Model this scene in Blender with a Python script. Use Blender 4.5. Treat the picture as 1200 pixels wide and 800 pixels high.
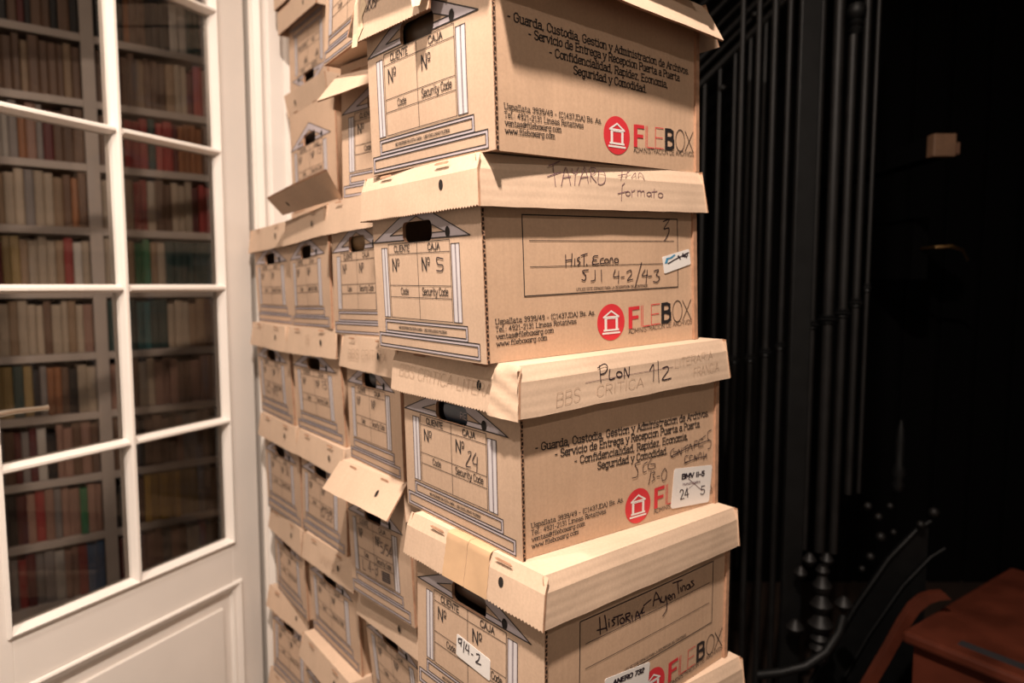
import bpy, bmesh, math, random
from mathutils import Vector, Matrix, geometry

for o in list(bpy.data.objects):
    bpy.data.objects.remove(o)
sc = bpy.context.scene
C = sc.collection
PI = math.pi
random.seed(7)

# ------------------------------------------------------------------ camera
PITCH = 0.08264
cam_d = bpy.data.cameras.new('camera')
cam = bpy.data.objects.new('camera', cam_d); C.objects.link(cam)
cam_d.sensor_width = 36.0
cam_d.lens = 24.04
cam_d.clip_start = 0.02
cam.location = (0, 0, 0)
cam.rotation_euler = (PI/2 - PITCH, 0.0, 0.0)
cam_d.dof.use_dof = True
cam_d.dof.focus_distance = 0.92
cam_d.dof.aperture_fstop = 3.2
sc.camera = cam

# ------------------------------------------------------------------ exposure
sc.view_settings.view_transform = 'Standard'
sc.view_settings.look = 'None'
sc.view_settings.exposure = 0.12
sc.view_settings.gamma = 1.0
sc.view_settings.use_curve_mapping = False

# ------------------------------------------------------------------ world and lamps
w = bpy.data.worlds.new('world'); sc.world = w; w.use_nodes = True
w.node_tree.nodes['Background'].inputs[0].default_value = (1.0, 0.80, 0.62, 1)
w.node_tree.nodes['Background'].inputs[1].default_value = 0.40

CEIL = 1.62
FLOOR = -1.402
LAMPS = [  # x, y, watts, radius
    (-0.12, 0.02, 106, 0.045),
    (0.95, -0.75, 14, 0.05),
    (-0.92, 0.30, 26, 0.05),  # unseen fill lamp, added to even out the light on the row
]
LAMP_COL = (1.0, 0.85, 0.73)
def area(name, loc, size, watts, col, shape='DISK', rot=(0, 0, 0), parent=None):
    d = bpy.data.lights.new(name, 'AREA'); d.shape = shape; d.size = size
    d.energy = watts; d.color = col
    o = bpy.data.objects.new(name, d); C.objects.link(o)
    o.location = loc; o.rotation_euler = rot
    if parent: o.parent = parent
    return o
# ------------------------------------------------------------------ materials
MATS = {}
def mat(name, col, rough=0.6, var=0.0, scale=8.0, bump=0.0, bscale=60.0, metal=0.0, spec=0.4, objvar=0.0, coat=0.0):
    if name in MATS: return MATS[name]
    m = bpy.data.materials.new(name); m.use_nodes = True
    nt = m.node_tree; b = nt.nodes['Principled BSDF']
    b.inputs['Base Color'].default_value = (*col, 1)
    b.inputs['Roughness'].default_value = rough
    b.inputs['Metallic'].default_value = metal
    b.inputs['Specular IOR Level'].default_value = spec
    if coat: b.inputs['Coat Weight'].default_value = coat
    src = None
    tc = nt.nodes.new('ShaderNodeTexCoord')
    if var:
        n = nt.nodes.new('ShaderNodeTexNoise'); n.inputs['Scale'].default_value = scale
        n.inputs['Detail'].default_value = 5
        nt.links.new(tc.outputs['Object'], n.inputs['Vector'])
        r = nt.nodes.new('ShaderNodeValToRGB')
        r.color_ramp.elements[0].position = 0.3; r.color_ramp.elements[1].position = 0.7
        r.color_ramp.elements[0].color = (*[c*(1-var) for c in col], 1)
        r.color_ramp.elements[1].color = (*[min(1, c*(1+var)) for c in col], 1)
        nt.links.new(n.outputs['Fac'], r.inputs['Fac']); src = r.outputs['Color']
        nt.links.new(src, b.inputs['Base Color'])
    if objvar:
        oi = nt.nodes.new('ShaderNodeObjectInfo')
        hs = nt.nodes.new('ShaderNodeHueSaturation')
        mr = nt.nodes.new('ShaderNodeMapRange')
        mr.inputs[3].default_value = 1-objvar; mr.inputs[4].default_value = 1+objvar
        nt.links.new(oi.outputs['Random'], mr.inputs[0]); nt.links.new(mr.outputs[0], hs.inputs['Value'])
        if src: nt.links.new(src, hs.inputs['Color'])
        else: hs.inputs['Color'].default_value = (*col, 1)
        nt.links.new(hs.outputs['Color'], b.inputs['Base Color'])
    if bump:
        n2 = nt.nodes.new('ShaderNodeTexNoise'); n2.inputs['Scale'].default_value = bscale
        bp = nt.nodes.new('ShaderNodeBump'); bp.inputs['Strength'].default_value = bump
        bp.inputs['Distance'].default_value = 0.002
        nt.links.new(tc.outputs['Object'], n2.inputs['Vector'])
        nt.links.new(n2.outputs['Fac'], bp.inputs['Height']); nt.links.new(bp.outputs['Normal'], b.inputs['Normal'])
    MATS[name] = m
    return m

def cardboard(name, col, horizontal=False, dirt=0.10):
    """brown corrugated board: fibre mottling and faint flute lines along the uv of the sheet"""
    m = bpy.data.materials.new(name); m.use_nodes = True
    nt = m.node_tree; b = nt.nodes['Principled BSDF']; L = nt.links.new
    b.inputs['Roughness'].default_value = 0.62
    b.inputs['Specular IOR Level'].default_value = 0.32
    uv = nt.nodes.new('ShaderNodeUVMap')
    tc = nt.nodes.new('ShaderNodeTexCoord')
    n = nt.nodes.new('ShaderNodeTexNoise'); n.inputs['Scale'].default_value = 7; n.inputs['Detail'].default_value = 6
    L(tc.outputs['Object'], n.inputs['Vector'])
    mp = nt.nodes.new('ShaderNodeMapping')
    mp.inputs['Scale'].default_value = (5, 160, 1) if horizontal else (160, 5, 1)
    L(uv.outputs[0], mp.inputs[0])
    n2 = nt.nodes.new('ShaderNodeTexNoise'); n2.inputs['Scale'].default_value = 1.0; n2.inputs['Detail'].default_value = 3
    L(mp.outputs[0], n2.inputs['Vector'])
    fib = nt.nodes.new('ShaderNodeTexNoise'); fib.inputs['Scale'].default_value = 260; fib.inputs['Detail'].default_value = 2
    L(tc.outputs['Object'], fib.inputs['Vector'])
    def ramp(f, lo, hi, a=0.3, z=0.7):
        r = nt.nodes.new('ShaderNodeValToRGB'); r.color_ramp.elements[0].position = a; r.color_ramp.elements[1].position = z
        r.color_ramp.elements[0].color = (lo, lo, lo, 1); r.color_ramp.elements[1].color = (hi, hi, hi, 1)
        L(f, r.inputs['Fac']); return r.outputs['Color']
    def mul(a, c):
        x = nt.nodes.new('ShaderNodeMix'); x.data_type = 'RGBA'; x.blend_type = 'MULTIPLY'; x.inputs[0].default_value = 1
        if isinstance(a, tuple): x.inputs[6].default_value = a
        else: L(a, x.inputs[6])
        L(c, x.inputs[7]); return x.outputs[2]
    c = mul((*col, 1), ramp(n.outputs['Fac'], 1-dirt, 1.04))
    c = mul(c, ramp(n2.outputs['Fac'], 0.96, 1.015, .3, .7))
    c = mul(c, ramp(fib.outputs['Fac'], 0.94, 1.03))
    oi = nt.nodes.new('ShaderNodeObjectInfo'); hs = nt.nodes.new('ShaderNodeHueSaturation')
    mr = nt.nodes.new('ShaderNodeMapRange'); mr.inputs[3].default_value = .94; mr.inputs[4].default_value = 1.05
    L(oi.outputs['Random'], mr.inputs[0]); L(mr.outputs[0], hs.inputs['Value']); L(c, hs.inputs['Color'])
    L(hs.outputs['Color'], b.inputs['Base Color'])
    wv = nt.nodes.new('ShaderNodeTexWave'); wv.bands_direction = 'Y' if horizontal else 'X'
    wv.inputs['Scale'].default_value = 24; wv.inputs['Distortion'].default_value = 0.6
    L(uv.outputs[0], wv.inputs['Vector'])
    bp = nt.nodes.new('ShaderNodeBump'); bp.inputs['Strength'].default_value = 0.10 if horizontal else 0.07; bp.inputs['Distance'].default_value = 0.0012
    L(wv.outputs['Fac'], bp.inputs['Height'])
    bp2 = nt.nodes.new('ShaderNodeBump'); bp2.inputs['Strength'].default_value = 0.25; bp2.inputs['Distance'].default_value = 0.006
    n3 = nt.nodes.new('ShaderNodeTexNoise'); n3.inputs['Scale'].default_value = 11; n3.inputs['Detail'].default_value = 3
    L(tc.outputs['Object'], n3.inputs['Vector']); L(n3.outputs['Fac'], bp2.inputs['Height'])
    L(bp.outputs['Normal'], bp2.inputs['Normal'])
    L(bp2.outputs['Normal'], b.inputs['Normal'])
    MATS[name] = m
    return m
CARD = cardboard('cardboard_front', (0.57, 0.40, 0.285))
CARDS = cardboard('cardboard_side', (0.55, 0.365, 0.245))
CARDL = cardboard('cardboard_lid', (0.63, 0.455, 0.33), horizontal=False, dirt=0.12)
CARDLS = cardboard('cardboard_lid_side', (0.63, 0.455, 0.33), horizontal=True, dirt=0.12)
EDGE = mat('cut_cardboard_edge', (0.37, 0.205, 0.125), 0.9, var=.2, scale=90)
FLUTE_SHADE = mat('flute_shade', (0.03, 0.014, 0.008), 0.9)  # dark colour for the shade inside the open flutes
INK = mat('black_print', (0.018, 0.015, 0.016), 0.55)
GREY = mat('grey_print', (0.47, 0.41, 0.43), 0.6, var=.06, scale=20)
WHITE = mat('pale_print', (0.59, 0.55, 0.56), 0.6, var=.05, scale=20)
RED = mat('red_print', (0.60, 0.035, 0.045), 0.5, var=.08, scale=40)
MARK = mat('marker_ink', (0.022, 0.014, 0.022), 0.45)
MARK2 = mat('thin_pen_ink', (0.16, 0.085, 0.10), 0.5)
PENCIL = mat('faint_pencil', (0.43, 0.30, 0.21), 0.5)
PAPER = mat('white_label_paper', (0.74, 0.70, 0.67), 0.5)
BLUE = mat('blue_ink', (0.05, 0.24, 0.42), 0.5)
TAPE = mat('brown_packing_tape', (0.56, 0.36, 0.21), 0.22, var=.08, scale=30, spec=.6)
TORN = mat('torn_paper_layer', (0.66, 0.50, 0.34), 0.9, var=.1, scale=60, bump=.4, bscale=150)
HOLE_SHADE = mat('hole_shade_black', (0.012, 0.008, 0.006), 0.9)  # black for the shade inside holes that are not cut
PAINT = mat('white_paint', (0.77, 0.71, 0.655), 0.38, var=.03, scale=5, bump=.05, bscale=40)
WALLP = mat('wall_paint', (0.77, 0.71, 0.655), 0.5, var=.03, scale=3, bump=.05, bscale=60)
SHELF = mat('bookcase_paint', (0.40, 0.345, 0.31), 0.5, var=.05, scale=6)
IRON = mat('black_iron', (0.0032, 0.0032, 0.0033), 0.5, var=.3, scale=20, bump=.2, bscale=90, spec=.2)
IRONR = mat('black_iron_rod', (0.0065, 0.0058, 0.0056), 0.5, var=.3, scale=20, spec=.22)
UNLITBLACK = mat('unlit_wall_black', (0.0016, 0.0015, 0.0016), 0.9, spec=.04)  # near-black colour stands in for the unlit background
STEPW = mat('red_brown_stair_wood', (0.070, 0.017, 0.009), 0.34, var=.35, scale=9, bump=.1, bscale=50)
INLAY = mat('dark_stair_inlay', (0.02, 0.018, 0.02), 0.6)
BLOCKW = mat('plain_wood_block', (0.11, 0.058, 0.032), 0.6, var=.15, scale=30)
BRASS = mat('brass', (0.45, 0.28, 0.12), 0.3, metal=1.0)
FLOORM = mat('floor_wood', (0.016, 0.009, 0.006), 0.6, var=.3, scale=6)
CEILM = mat('ceiling_paint', (0.70, 0.64, 0.56), 0.7, var=.02, scale=4)

def emis(name, col, s):
    m = bpy.data.materials.new(name); m.use_nodes = True
    b = m.node_tree.nodes['Principled BSDF']; b.inputs['Emission Color'].default_value = (*col, 1)
    b.inputs['Emission Strength'].default_value = s; MATS[name] = m; return m
GLOW = emis('lamp_glass', LAMP_COL, 6.0)

def glass_mat():
    m = bpy.data.materials.new('window_glass'); m.use_nodes = True
    nt = m.node_tree; nt.nodes.remove(nt.nodes['Principled BSDF']); out = nt.nodes['Material Output']
    t = nt.nodes.new('ShaderNodeBsdfTransparent'); t.inputs[0].default_value = (.86, .84, .82, 1)
    g = nt.nodes.new('ShaderNodeBsdfGlossy'); g.inputs['Roughness'].default_value = 0.01
    g.inputs[0].default_value = (1, 1, 1, 1)
    fr = nt.nodes.new('ShaderNodeFresnel'); fr.inputs[0].default_value = 1.28
    mx = nt.nodes.new('ShaderNodeMixShader')
    nt.links.new(fr.outputs[0], mx.inputs[0]); nt.links.new(t.outputs[0], mx.inputs[1]); nt.links.new(g.outputs[0], mx.inputs[2])
    nt.links.new(mx.outputs[0], out.inputs[0]); MATS['window_glass'] = m; return m
GLASS = glass_mat()

# ------------------------------------------------------------------ object helpers
def empty(name, loc, label, cat, group=None, rotz=0):
    o = bpy.data.objects.new(name, None); C.objects.link(o); o.location = loc; o.rotation_euler = (0, 0, rotz)
    o.empty_display_size = 0.05
    tag(o, label, cat, group); return o
def tag(o, label=None, cat=None, group=None, kind=None):
    if label: o['label'] = label
    if cat: o['category'] = cat
    if group: o['group'] = group
    if kind: o['kind'] = kind
    return o

# fine print, pen strokes and flutes: too small to pick apart singly
FINE = {'printed_form', 'pillar_stripes', 'temple_band', 'printed_lettering', 'red_printing', 'emblem_temple', 'corrugated_edge', 'marker_writing', 'pencil_writing', 'label_writing', 'marker_scribble', 'crossed_out_block', 'spine_letters'}

class MB:
    """collects verts and faces; build() links them as one mesh object"""
    def __init__(s): s.v = []; s.f = []; s.mi = []; s.uv = {}; s.mats = []
    def m(s, mt):
        if mt not in s.mats: s.mats.append(mt)
        return s.mats.index(mt)
    def face(s, idx, mt=None, uvs=None):
        s.f.append(tuple(idx)); s.mi.append(s.m(mt) if mt else 0)
        if uvs: s.uv[len(s.f)-1] = uvs
    def quad(s, pts, mt=None):
        n = len(s.v); s.v += [tuple(p) for p in pts]; s.face(range(n, n+len(pts)), mt)
    def box(s, a, b, mt=None, M=None):
        x0, y0, z0 = a; x1, y1, z1 = b
        n = len(s.v)
        for p in ((x0,y0,z0),(x1,y0,z0),(x1,y1,z0),(x0,y1,z0),(x0,y0,z1),(x1,y0,z1),(x1,y1,z1),(x0,y1,z1)):
            s.v.append(tuple(M @ Vector(p)) if M else p)
        for f in ((3,2,1,0),(4,5,6,7),(0,1,5,4),(1,2,6,5),(2,3,7,6),(3,0,4,7)):
            s.face([n+i for i in f], mt)
    def prism(s, prof, a, b, M=None, mt=None, cap=True):
        """profile (list of (u,v)) swept along x from a to b"""
        n = len(s.v); k = len(prof)
        for x in (a, b):
            for (u, v_) in prof:
                p = Vector((x, u, v_)); s.v.append(tuple(M @ p) if M else tuple(p))
        for i in range(k):
            j = (i+1) % k; s.face([n+i, n+j, n+k+j, n+k+i], mt)
        if cap:
            s.face([n+i for i in reversed(range(k))], mt); s.face([n+k+i for i in range(k)], mt)
    def tube(s, path, r, seg=10, mt=None, cap=True):
        n0 = len(s.v); path = [Vector(p) for p in path]
        rr = r if isinstance(r, (list, tuple)) else [r]*len(path)
        up = None
        for i, p in enumerate(path):
            d = (path[min(i+1, len(path)-1)] - path[max(i-1, 0)]).normalized()
            if up is None:
                up = Vector((0, 0, 1)) if abs(d.z) < .9 else Vector((1, 0, 0))
            a = d.cross(up).normalized(); b = a.cross(d).normalized(); up = b
            for k in range(seg):
                t = 2*PI*k/seg; s.v.append(tuple(p + (a*math.cos(t)+b*math.sin(t))*rr[i]))
        for i in range(len(path)-1):
            for k in range(seg):
                j = (k+1) % seg
                s.face([n0+i*seg+k, n0+i*seg+j, n0+(i+1)*seg+j, n0+(i+1)*seg+k], mt)
        if cap:
            s.face([n0+k for k in reversed(range(seg))], mt)
            e = n0+(len(path)-1)*seg; s.face([e+k for k in range(seg)], mt)
    def build(s, name, mt, parent=None, off=None, smooth=False, bevel=0, label=None):
        me = bpy.data.meshes.new(name)
        v = s.v if off is None else [(p[0]-off[0], p[1]-off[1], p[2]-off[2]) for p in s.v]
        me.from_pydata(v, [], s.f)
        if s.mats:
            if not all(x in s.mats for x in [mt]): s.mats.append(mt)
            for x in s.mats: me.materials.append(x)
            for p, i in zip(me.polygons, s.mi): p.material_index = i
        else: me.materials.append(mt)
        if s.uv:
            l = me.uv_layers.new(name='uv')
            for fi, uvs in s.uv.items():
                for li, q in zip(me.polygons[fi].loop_indices, uvs): l.data[li].uv = q
        if smooth:
            for p in me.polygons: p.use_smooth = True
        me.update()
        bm = bmesh.new(); bm.from_mesh(me)
        if not s.uv: bmesh.ops.recalc_face_normals(bm, faces=bm.faces)
        bm.to_mesh(me); bm.free()
        o = bpy.data.objects.new(name, me); C.objects.link(o)
        if parent: o.parent = parent
        if smooth:
            try: me.set_sharp_from_angle(angle=math.radians(40))
            except Exception: pass
        if bevel:
            md = o.modifiers.new('bevel', 'BEVEL'); md.width = bevel; md.segments = 2; md.limit_method = 'ANGLE'
        if label: o['label'] = label
        if name in FINE: o['kind'] = 'stuff'
        return o

def inside(p, poly):
    x, y = p; c = False; n = len(poly)
    for i in range(n):
        x1, y1 = poly[i]; x2, y2 = poly[(i+1) % n]
        if (y1 > y) != (y2 > y) and x < (x2-x1)*(y-y1)/(y2-y1)+x1: c = not c
    return c

def region_tris(outline, holes, step):
    """constrained triangulation of a 2-D region with holes and interior grid points"""
    V = []; E = []
    for loop in [outline]+holes:
        pts = []
        for i, p in enumerate(loop):
            q = loop[(i+1) % len(loop)]; n = max(1, int(math.dist(p, q)/step))
            for k in range(n): pts.append((p[0]+(q[0]-p[0])*k/n, p[1]+(q[1]-p[1])*k/n))
        b = len(V); V += pts; E += [(b+i, b+(i+1) % len(pts)) for i in range(len(pts))]
    xs = [p[0] for p in outline]; ys = [p[1] for p in outline]
    nx = int((max(xs)-min(xs))/step); ny = int((max(ys)-min(ys))/step)
    bd = list(V)
    for i in range(1, nx):
        for j in range(1, ny):
            p = (min(xs)+(max(xs)-min(xs))*i/nx, min(ys)+(max(ys)-min(ys))*j/ny)
            if inside(p, outline) and not any(inside(p, h) for h in holes) and min((p[0]-q[0])**2+(p[1]-q[1])**2 for q in bd) > (step*.3)**2:
                V.append(p)
    r = geometry.delaunay_2d_cdt([Vector(p) for p in V], E, [], 0, 1e-7)
    vs = [tuple(p) for p in r[0]]; fs = []
    for f in r[2]:
        c = (sum(vs[i][0] for i in f)/len(f), sum(vs[i][1] for i in f)/len(f))
        if inside(c, outline) and not any(inside(c, h) for h in holes):
            a = vs[f[0]]; b_ = vs[f[1]]; d = vs[f[2]]
            if (b_[0]-a[0])*(d[1]-a[1])-(b_[1]-a[1])*(d[0]-a[0]) < 0: f = list(reversed(f))
            fs.append(list(f))
    return vs, fs

def panel(mb, fn, outline, holes, thick, mt, mtedge=None, step=.03, back=True):
    """a sheet of board: fn(s, t, depth) -> point; depth 0 is the printed face"""
    vs, fs = region_tris(outline, holes, step)
    n = len(mb.v)
    for (s_, t_) in vs: mb.v.append(tuple(fn(s_, t_, 0)))
    for f in fs: mb.face([n+i for i in f], mt, [vs[i] for i in f])
    if back:
        k = len(vs)
        for (s_, t_) in vs: mb.v.append(tuple(fn(s_, t_, thick)))
        for f in fs: mb.face([n+k+i for i in reversed(f)], mt, [vs[i] for i in reversed(f)])
        cnt = {}
        for f in fs:
            for i in range(len(f)):
                a, b = f[i], f[(i+1) % len(f)]; cnt[(a, b)] = 1
        for (a, b) in cnt:
            if (b, a) not in cnt:
                mb.face([n+b, n+a, n+k+a, n+k+b], mtedge or mt, [vs[b], vs[a], vs[a], vs[b]])

def ribbon(mb, fn, pts, w, d, mt=None, clip=None, step=.008, cap=0.0):
    """a flat printed or drawn line on a sheet"""
    pts = [tuple(p) for p in pts]
    for i in range(len(pts)-1):
        a, b = pts[i], pts[i+1]; L = math.dist(a, b)
        if L < 1e-6: continue
        ux, uy = (b[0]-a[0])/L, (b[1]-a[1])/L
        e = w*.35 if (0 < i or len(pts) > 2) else cap
        a = (a[0]-ux*e, a[1]-uy*e); b = (b[0]+ux*e, b[1]+uy*e); L += 2*e
        n = max(1, int(L/step)); px, py = -uy*w/2, ux*w/2
        prev = None
        for k in range(n+1):
            c = (a[0]+(b[0]-a[0])*k/n, a[1]+(b[1]-a[1])*k/n)
            cur = (len(mb.v), len(mb.v)+1)
            mb.v.append(tuple(fn(c[0]+px, c[1]+py, d))); mb.v.append(tuple(fn(c[0]-px, c[1]-py, d)))
            if prev:
                mid = (c[0]-(b[0]-a[0])*.5/n, c[1]-(b[1]-a[1])*.5/n)
                if not (clip and inside(mid, clip)):
                    mb.face([prev[0], prev[1], cur[1], cur[0]], mt)
            prev = cur

def smoothpl(pts, n=3):
    """Catmull-Rom through the points for handwriting"""
    if len(pts) < 3: return pts
    out = []
    for i in range(len(pts)-1):
        p0 = pts[max(i-1, 0)]; p1 = pts[i]; p2 = pts[i+1]; p3 = pts[min(i+2, len(pts)-1)]
        for k in range(n):
            t = k/n
            out.append(tuple(.5*((2*p1[j])+(-p0[j]+p2[j])*t+(2*p0[j]-5*p1[j]+4*p2[j]-p3[j])*t*t+(-p0[j]+3*p1[j]-3*p2[j]+p3[j])*t**3) for j in (0, 1)))
    out.append(tuple(pts[-1])); return out

# ------------------------------------------------------------------ stroke lettering (cap height 10, x height 7)
BOWLL = '5,5.5 3.6,7 2,7 .7,5.5 .7,1.5 2,0 3.6,0 5,1.5'
BOWLR = '1,5.5 2.4,7 4,7 5.3,5.5 5.3,1.5 4,0 2.4,0 1,1.5'
G = {
'a':(6.2,'1,6 2,7 4,7 5,6 5,0|5,4 2,4 .8,3 .8,1 2,0 3.6,0 5,1.5','5.5,0'),
'b':(6.2,'1,10 1,0|'+BOWLR,'.5,10'),'c':(5.8,'5,5.6 4,7 2.2,7 .8,5.3 .8,1.7 2.2,0 4,0 5.2,1.4',''),
'd':(6.4,'5,10 5,0|'+BOWLL,'4.5,10 5.5,0'),'e':(6,'.8,3.6 5.2,3.6 5.1,5.4 4,7 2.2,7 .8,5.4 .8,1.6 2.2,0 4.2,0 5.2,1.2',''),
'f':(4.4,'4,9.6 3,10 2,9 2,0|.5,7 3.8,7','2,0'),'g':(6.4,'5,7 5,-1.6 4,-3 2,-3 .9,-2|'+BOWLL,'5.5,7'),
'h':(6.4,'1,10 1,0|1,5.3 2.5,7 4,7 5,5.8 5,0','.5,10 1,0 5,0'),'i':(3,'1.5,7 1.5,0|1.5,9.1 1.5,9.9','1,7 1.5,0'),
'l':(3,'1.5,10 1.5,0','1,10 1.5,0'),'m':(8.6,'1,7 1,0|1,5.5 2.2,7 3.3,7 4,5.8 4,0|4,5.5 5.2,7 6.3,7 7,5.8 7,0','.5,7 1,0 4,0 7,0'),
'n':(6.4,'1,7 1,0|1,5.3 2.5,7 4,7 5,5.8 5,0','.5,7 1,0 5,0'),'o':(6,'2.2,7 3.8,7 5.2,5.4 5.2,1.6 3.8,0 2.2,0 .8,1.6 .8,5.4 2.2,7',''),
'p':(6.3,'1,7 1,-3|'+BOWLR,'.5,7 1,-3'),'r':(5,'1,7 1,0|1,5 2.5,6.9 4,6.9 4.5,6','.5,7 1,0'),
's':(5.6,'4.8,5.8 4,7 2,7 1,5.8 1,4.6 2,3.8 4,3.3 5,2.4 5,1 4,0 2,0 .8,1.2',''),'t':(5,'2,9.5 2,1.2 3,0 4,0 4.6,.8|.6,7 4,7',''),
'u':(6.4,'1,7 1,1.4 2.2,0 3.6,0 5,1.6|5,7 5,0','.5,7 4.5,7 5.5,0'),'v':(6,'.6,7 3,0 5.4,7','.6,7 5.4,7'),
'w':(8.2,'.5,7 2.2,0 4,6 5.8,0 7.5,7','.6,7 7.4,7'),'x':(6,'.7,7 5.3,0|5.3,7 .7,0','.7,7 5.3,7 .7,0 5.3,0'),
'y':(6,'.6,7 3,.4|5.4,7 2.6,-2 1.4,-3 .6,-2.6','.6,7 5.4,7'),'z':(5.6,'.9,7 4.8,7 .8,0 5,0',''),
'A':(7.4,'.6,0 3.7,10 6.8,0|1.8,3.6 5.6,3.6','.6,0 6.8,0'),'B':(7,'1,0 1,10 4.6,10 5.8,9 5.8,6.5 4.6,5.4 1,5.4|4.6,5.4 6.2,4.2 6.2,1.3 5,0 1,0','1,0 1,10'),
'C':(7,'6.2,8 5,10 2.6,10 .9,8 .9,2 2.6,0 5,0 6.3,2',''),'D':(7.4,'1,0 1,10 4.4,10 6.3,8 6.3,2 4.4,0 1,0','1,0 1,10'),
'E':(6.6,'6,10 1,10 1,0 6,0|1,5.2 5.2,5.2','1,0 1,10'),'F':(6.2,'5.8,10 1,10 1,0|1,5.2 5,5.2','1,0 1,10'),
'G':(7.6,'6.2,8 5,10 2.6,10 .9,8 .9,2 2.6,0 5,0 6.4,2 6.4,4.6 4,4.6',''),'I':(3,'1.5,0 1.5,10','1.5,0 1.5,10'),'H':(7.4,'1,0 1,10|6.4,0 6.4,10|1,5.2 6.4,5.2','1,0 1,10 6.4,0 6.4,10'),'W':(9.4,'.6,10 2.6,0 4.7,8 6.8,0 8.8,10',''),'6':(6,'4.6,9.4 3.6,10 2.2,10 .9,8 .9,1.6 2.2,0 3.8,0 5.1,1.6 5.1,4 3.8,5.4 2.2,5.4 .9,4',''),'8':(6,'2,10 4,10 5,8.8 5,6.6 4,5.4 2,5.4 1,6.6 1,8.8 2,10|2,5.4 .8,4 .8,1.4 2,0 4,0 5.2,1.4 5.2,4 4,5.4',''),'j':(3.4,'2,7 2,-2 1,-3 0,-2.6|2,9.1 2,9.9',''),'k':(6,'1,10 1,0|5,7 1,3|2.4,4.2 5.3,0',''),'q':(6.3,'5,7 5,-3|'+BOWLL,''),
'J':(5.6,'4.4,10 4.4,2 3.2,0 1.8,0 .7,1.8','4,10'),'L':(6,'1,10 1,0 5.6,0','1,10 1,0'),
'M':(8.6,'1,0 1,10 4.3,3 7.6,10 7.6,0','1,0 7.6,0'),'N':(7.6,'1,0 1,10 6.6,0 6.6,10','1,0 6.6,10'),
'O':(7.6,'2.6,10 5,10 6.7,8 6.7,2 5,0 2.6,0 .9,2 .9,8 2.6,10',''),'P':(6.6,'1,0 1,10 4.6,10 6,8.8 6,6 4.6,4.8 1,4.8','1,0 1,10'),
'R':(7,'1,0 1,10 4.6,10 6,8.8 6,6.3 4.6,5 1,5|3.8,5 6.2,0','1,0 1,10 6.2,0'),'S':(6.6,'5.8,8.4 4.6,10 2.2,10 1,8.6 1,6.8 2.2,5.6 4.6,4.8 5.8,3.4 5.8,1.4 4.6,0 2,0 .8,1.6',''),
'T':(6.6,'3.3,0 3.3,10|.4,10 6.2,10','3.3,0'),'U':(7.4,'1,10 1,2 2.6,0 4.8,0 6.4,2 6.4,10','1,10 6.4,10'),'V':(7,'.5,10 3.5,0 6.5,10','.5,10 6.5,10'),
'X':(6.8,'.6,10 6.2,0|6.2,10 .6,0',''),'Y':(6.6,'.6,10 3.3,5 6,10|3.3,5 3.3,0','3.3,0'),
'0':(6,'2.2,10 3.8,10 5.2,8 5.2,2 3.8,0 2.2,0 .8,2 .8,8 2.2,10',''),'1':(5,'1,8.4 2.8,10 2.8,0','2.8,0'),
'2':(6,'.9,8 2,10 4,10 5.2,8.4 5.1,6.6 .9,0 5.3,0',''),'3':(6,'.9,8.6 2,10 4,10 5.1,8.6 5.1,6.6 4,5.4 2.4,5.4|4,5.4 5.2,4.2 5.2,1.4 4,0 2,0 .8,1.4',''),
'4':(6,'4,0 4,10 .6,3 5.4,3',''),'5':(6,'5,10 1.4,10 1.2,5.6 3.8,6 5.1,4.6 5.1,1.6 3.8,0 2,0 .9,1.2',''),
'7':(6,'.8,10 5.2,10 2.2,0',''),'9':(6,'5.1,7 3.8,5 2,5 .9,6.6 .9,8.6 2.2,10 3.8,10 5.1,8.4 5.1,2 3.8,0 1.6,0',''),
'-':(4.6,'.8,3.8 3.8,3.8',''),',':(2.8,'1.5,.6 1,-1.6',''),'.':(2.8,'1.3,0 1.3,.7',''),'/':(4.6,'.4,-1 4.2,10.6',''),
'(':(3.6,'3,11 1.4,8 1.4,1.6 3,-1.6',''),')':(3.6,'.8,11 2.4,8 2.4,1.6 .8,-1.6',''),':':(2.8,'1.3,.1 1.3,.8|1.3,5.4 1.3,6.1',''),
'@':(9,'6,5 4.8,6.6 3.4,6.2 3,3.4 4.4,2.4 6,4 6.2,6.6 6,3 7.6,3 8.2,5.6 6.6,8.6 3.4,8.6 1,6 1,2 3.2,-.6 6.8,-.2',''),
'º':(4.4,'1.6,10 2.8,10 3.6,9 3.6,6.4 2.8,5.4 1.6,5.4 .8,6.4 .8,9 1.6,10|.8,4 3.6,4',''),' ':(3.6,'',''),
}
def text_strokes(txt, serif=False):
    x = 0; out = []
    for ch in txt:
        adv, st, se = G[ch]
        for pl in st.split('|'):
            if pl: out.append([(x+float(a), float(b)) for a, b in (p.split(',') for p in pl.split())])
        if serif:
            for p in se.split():
                a, b = map(float, p.split(',')); out.append([(x+a-.95, b), (x+a+.95, b)])
        x += adv
    return out, x
def write(mb, fn, txt, p0, p1, h, w, d, serif=False, mt=None, slant=0.0, step=.02):
    """lettering whose baseline runs from p0 to p1 (sheet metres), cap height h"""
    st, W = text_strokes(txt, serif)
    L = math.dist(p0, p1); ux, uy = (p1[0]-p0[0])/L, (p1[1]-p0[1])/L; sx = L/W; sy = h/10
    for pl in st:
        q = []
        for (x, y) in pl:
            X = x*sx + y*sy*slant; Y = y*sy
            q.append((p0[0]+ux*X-uy*Y, p0[1]+uy*X+ux*Y))
        ribbon(mb, fn, q, w, d, mt, step=step, cap=w*.3)
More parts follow.
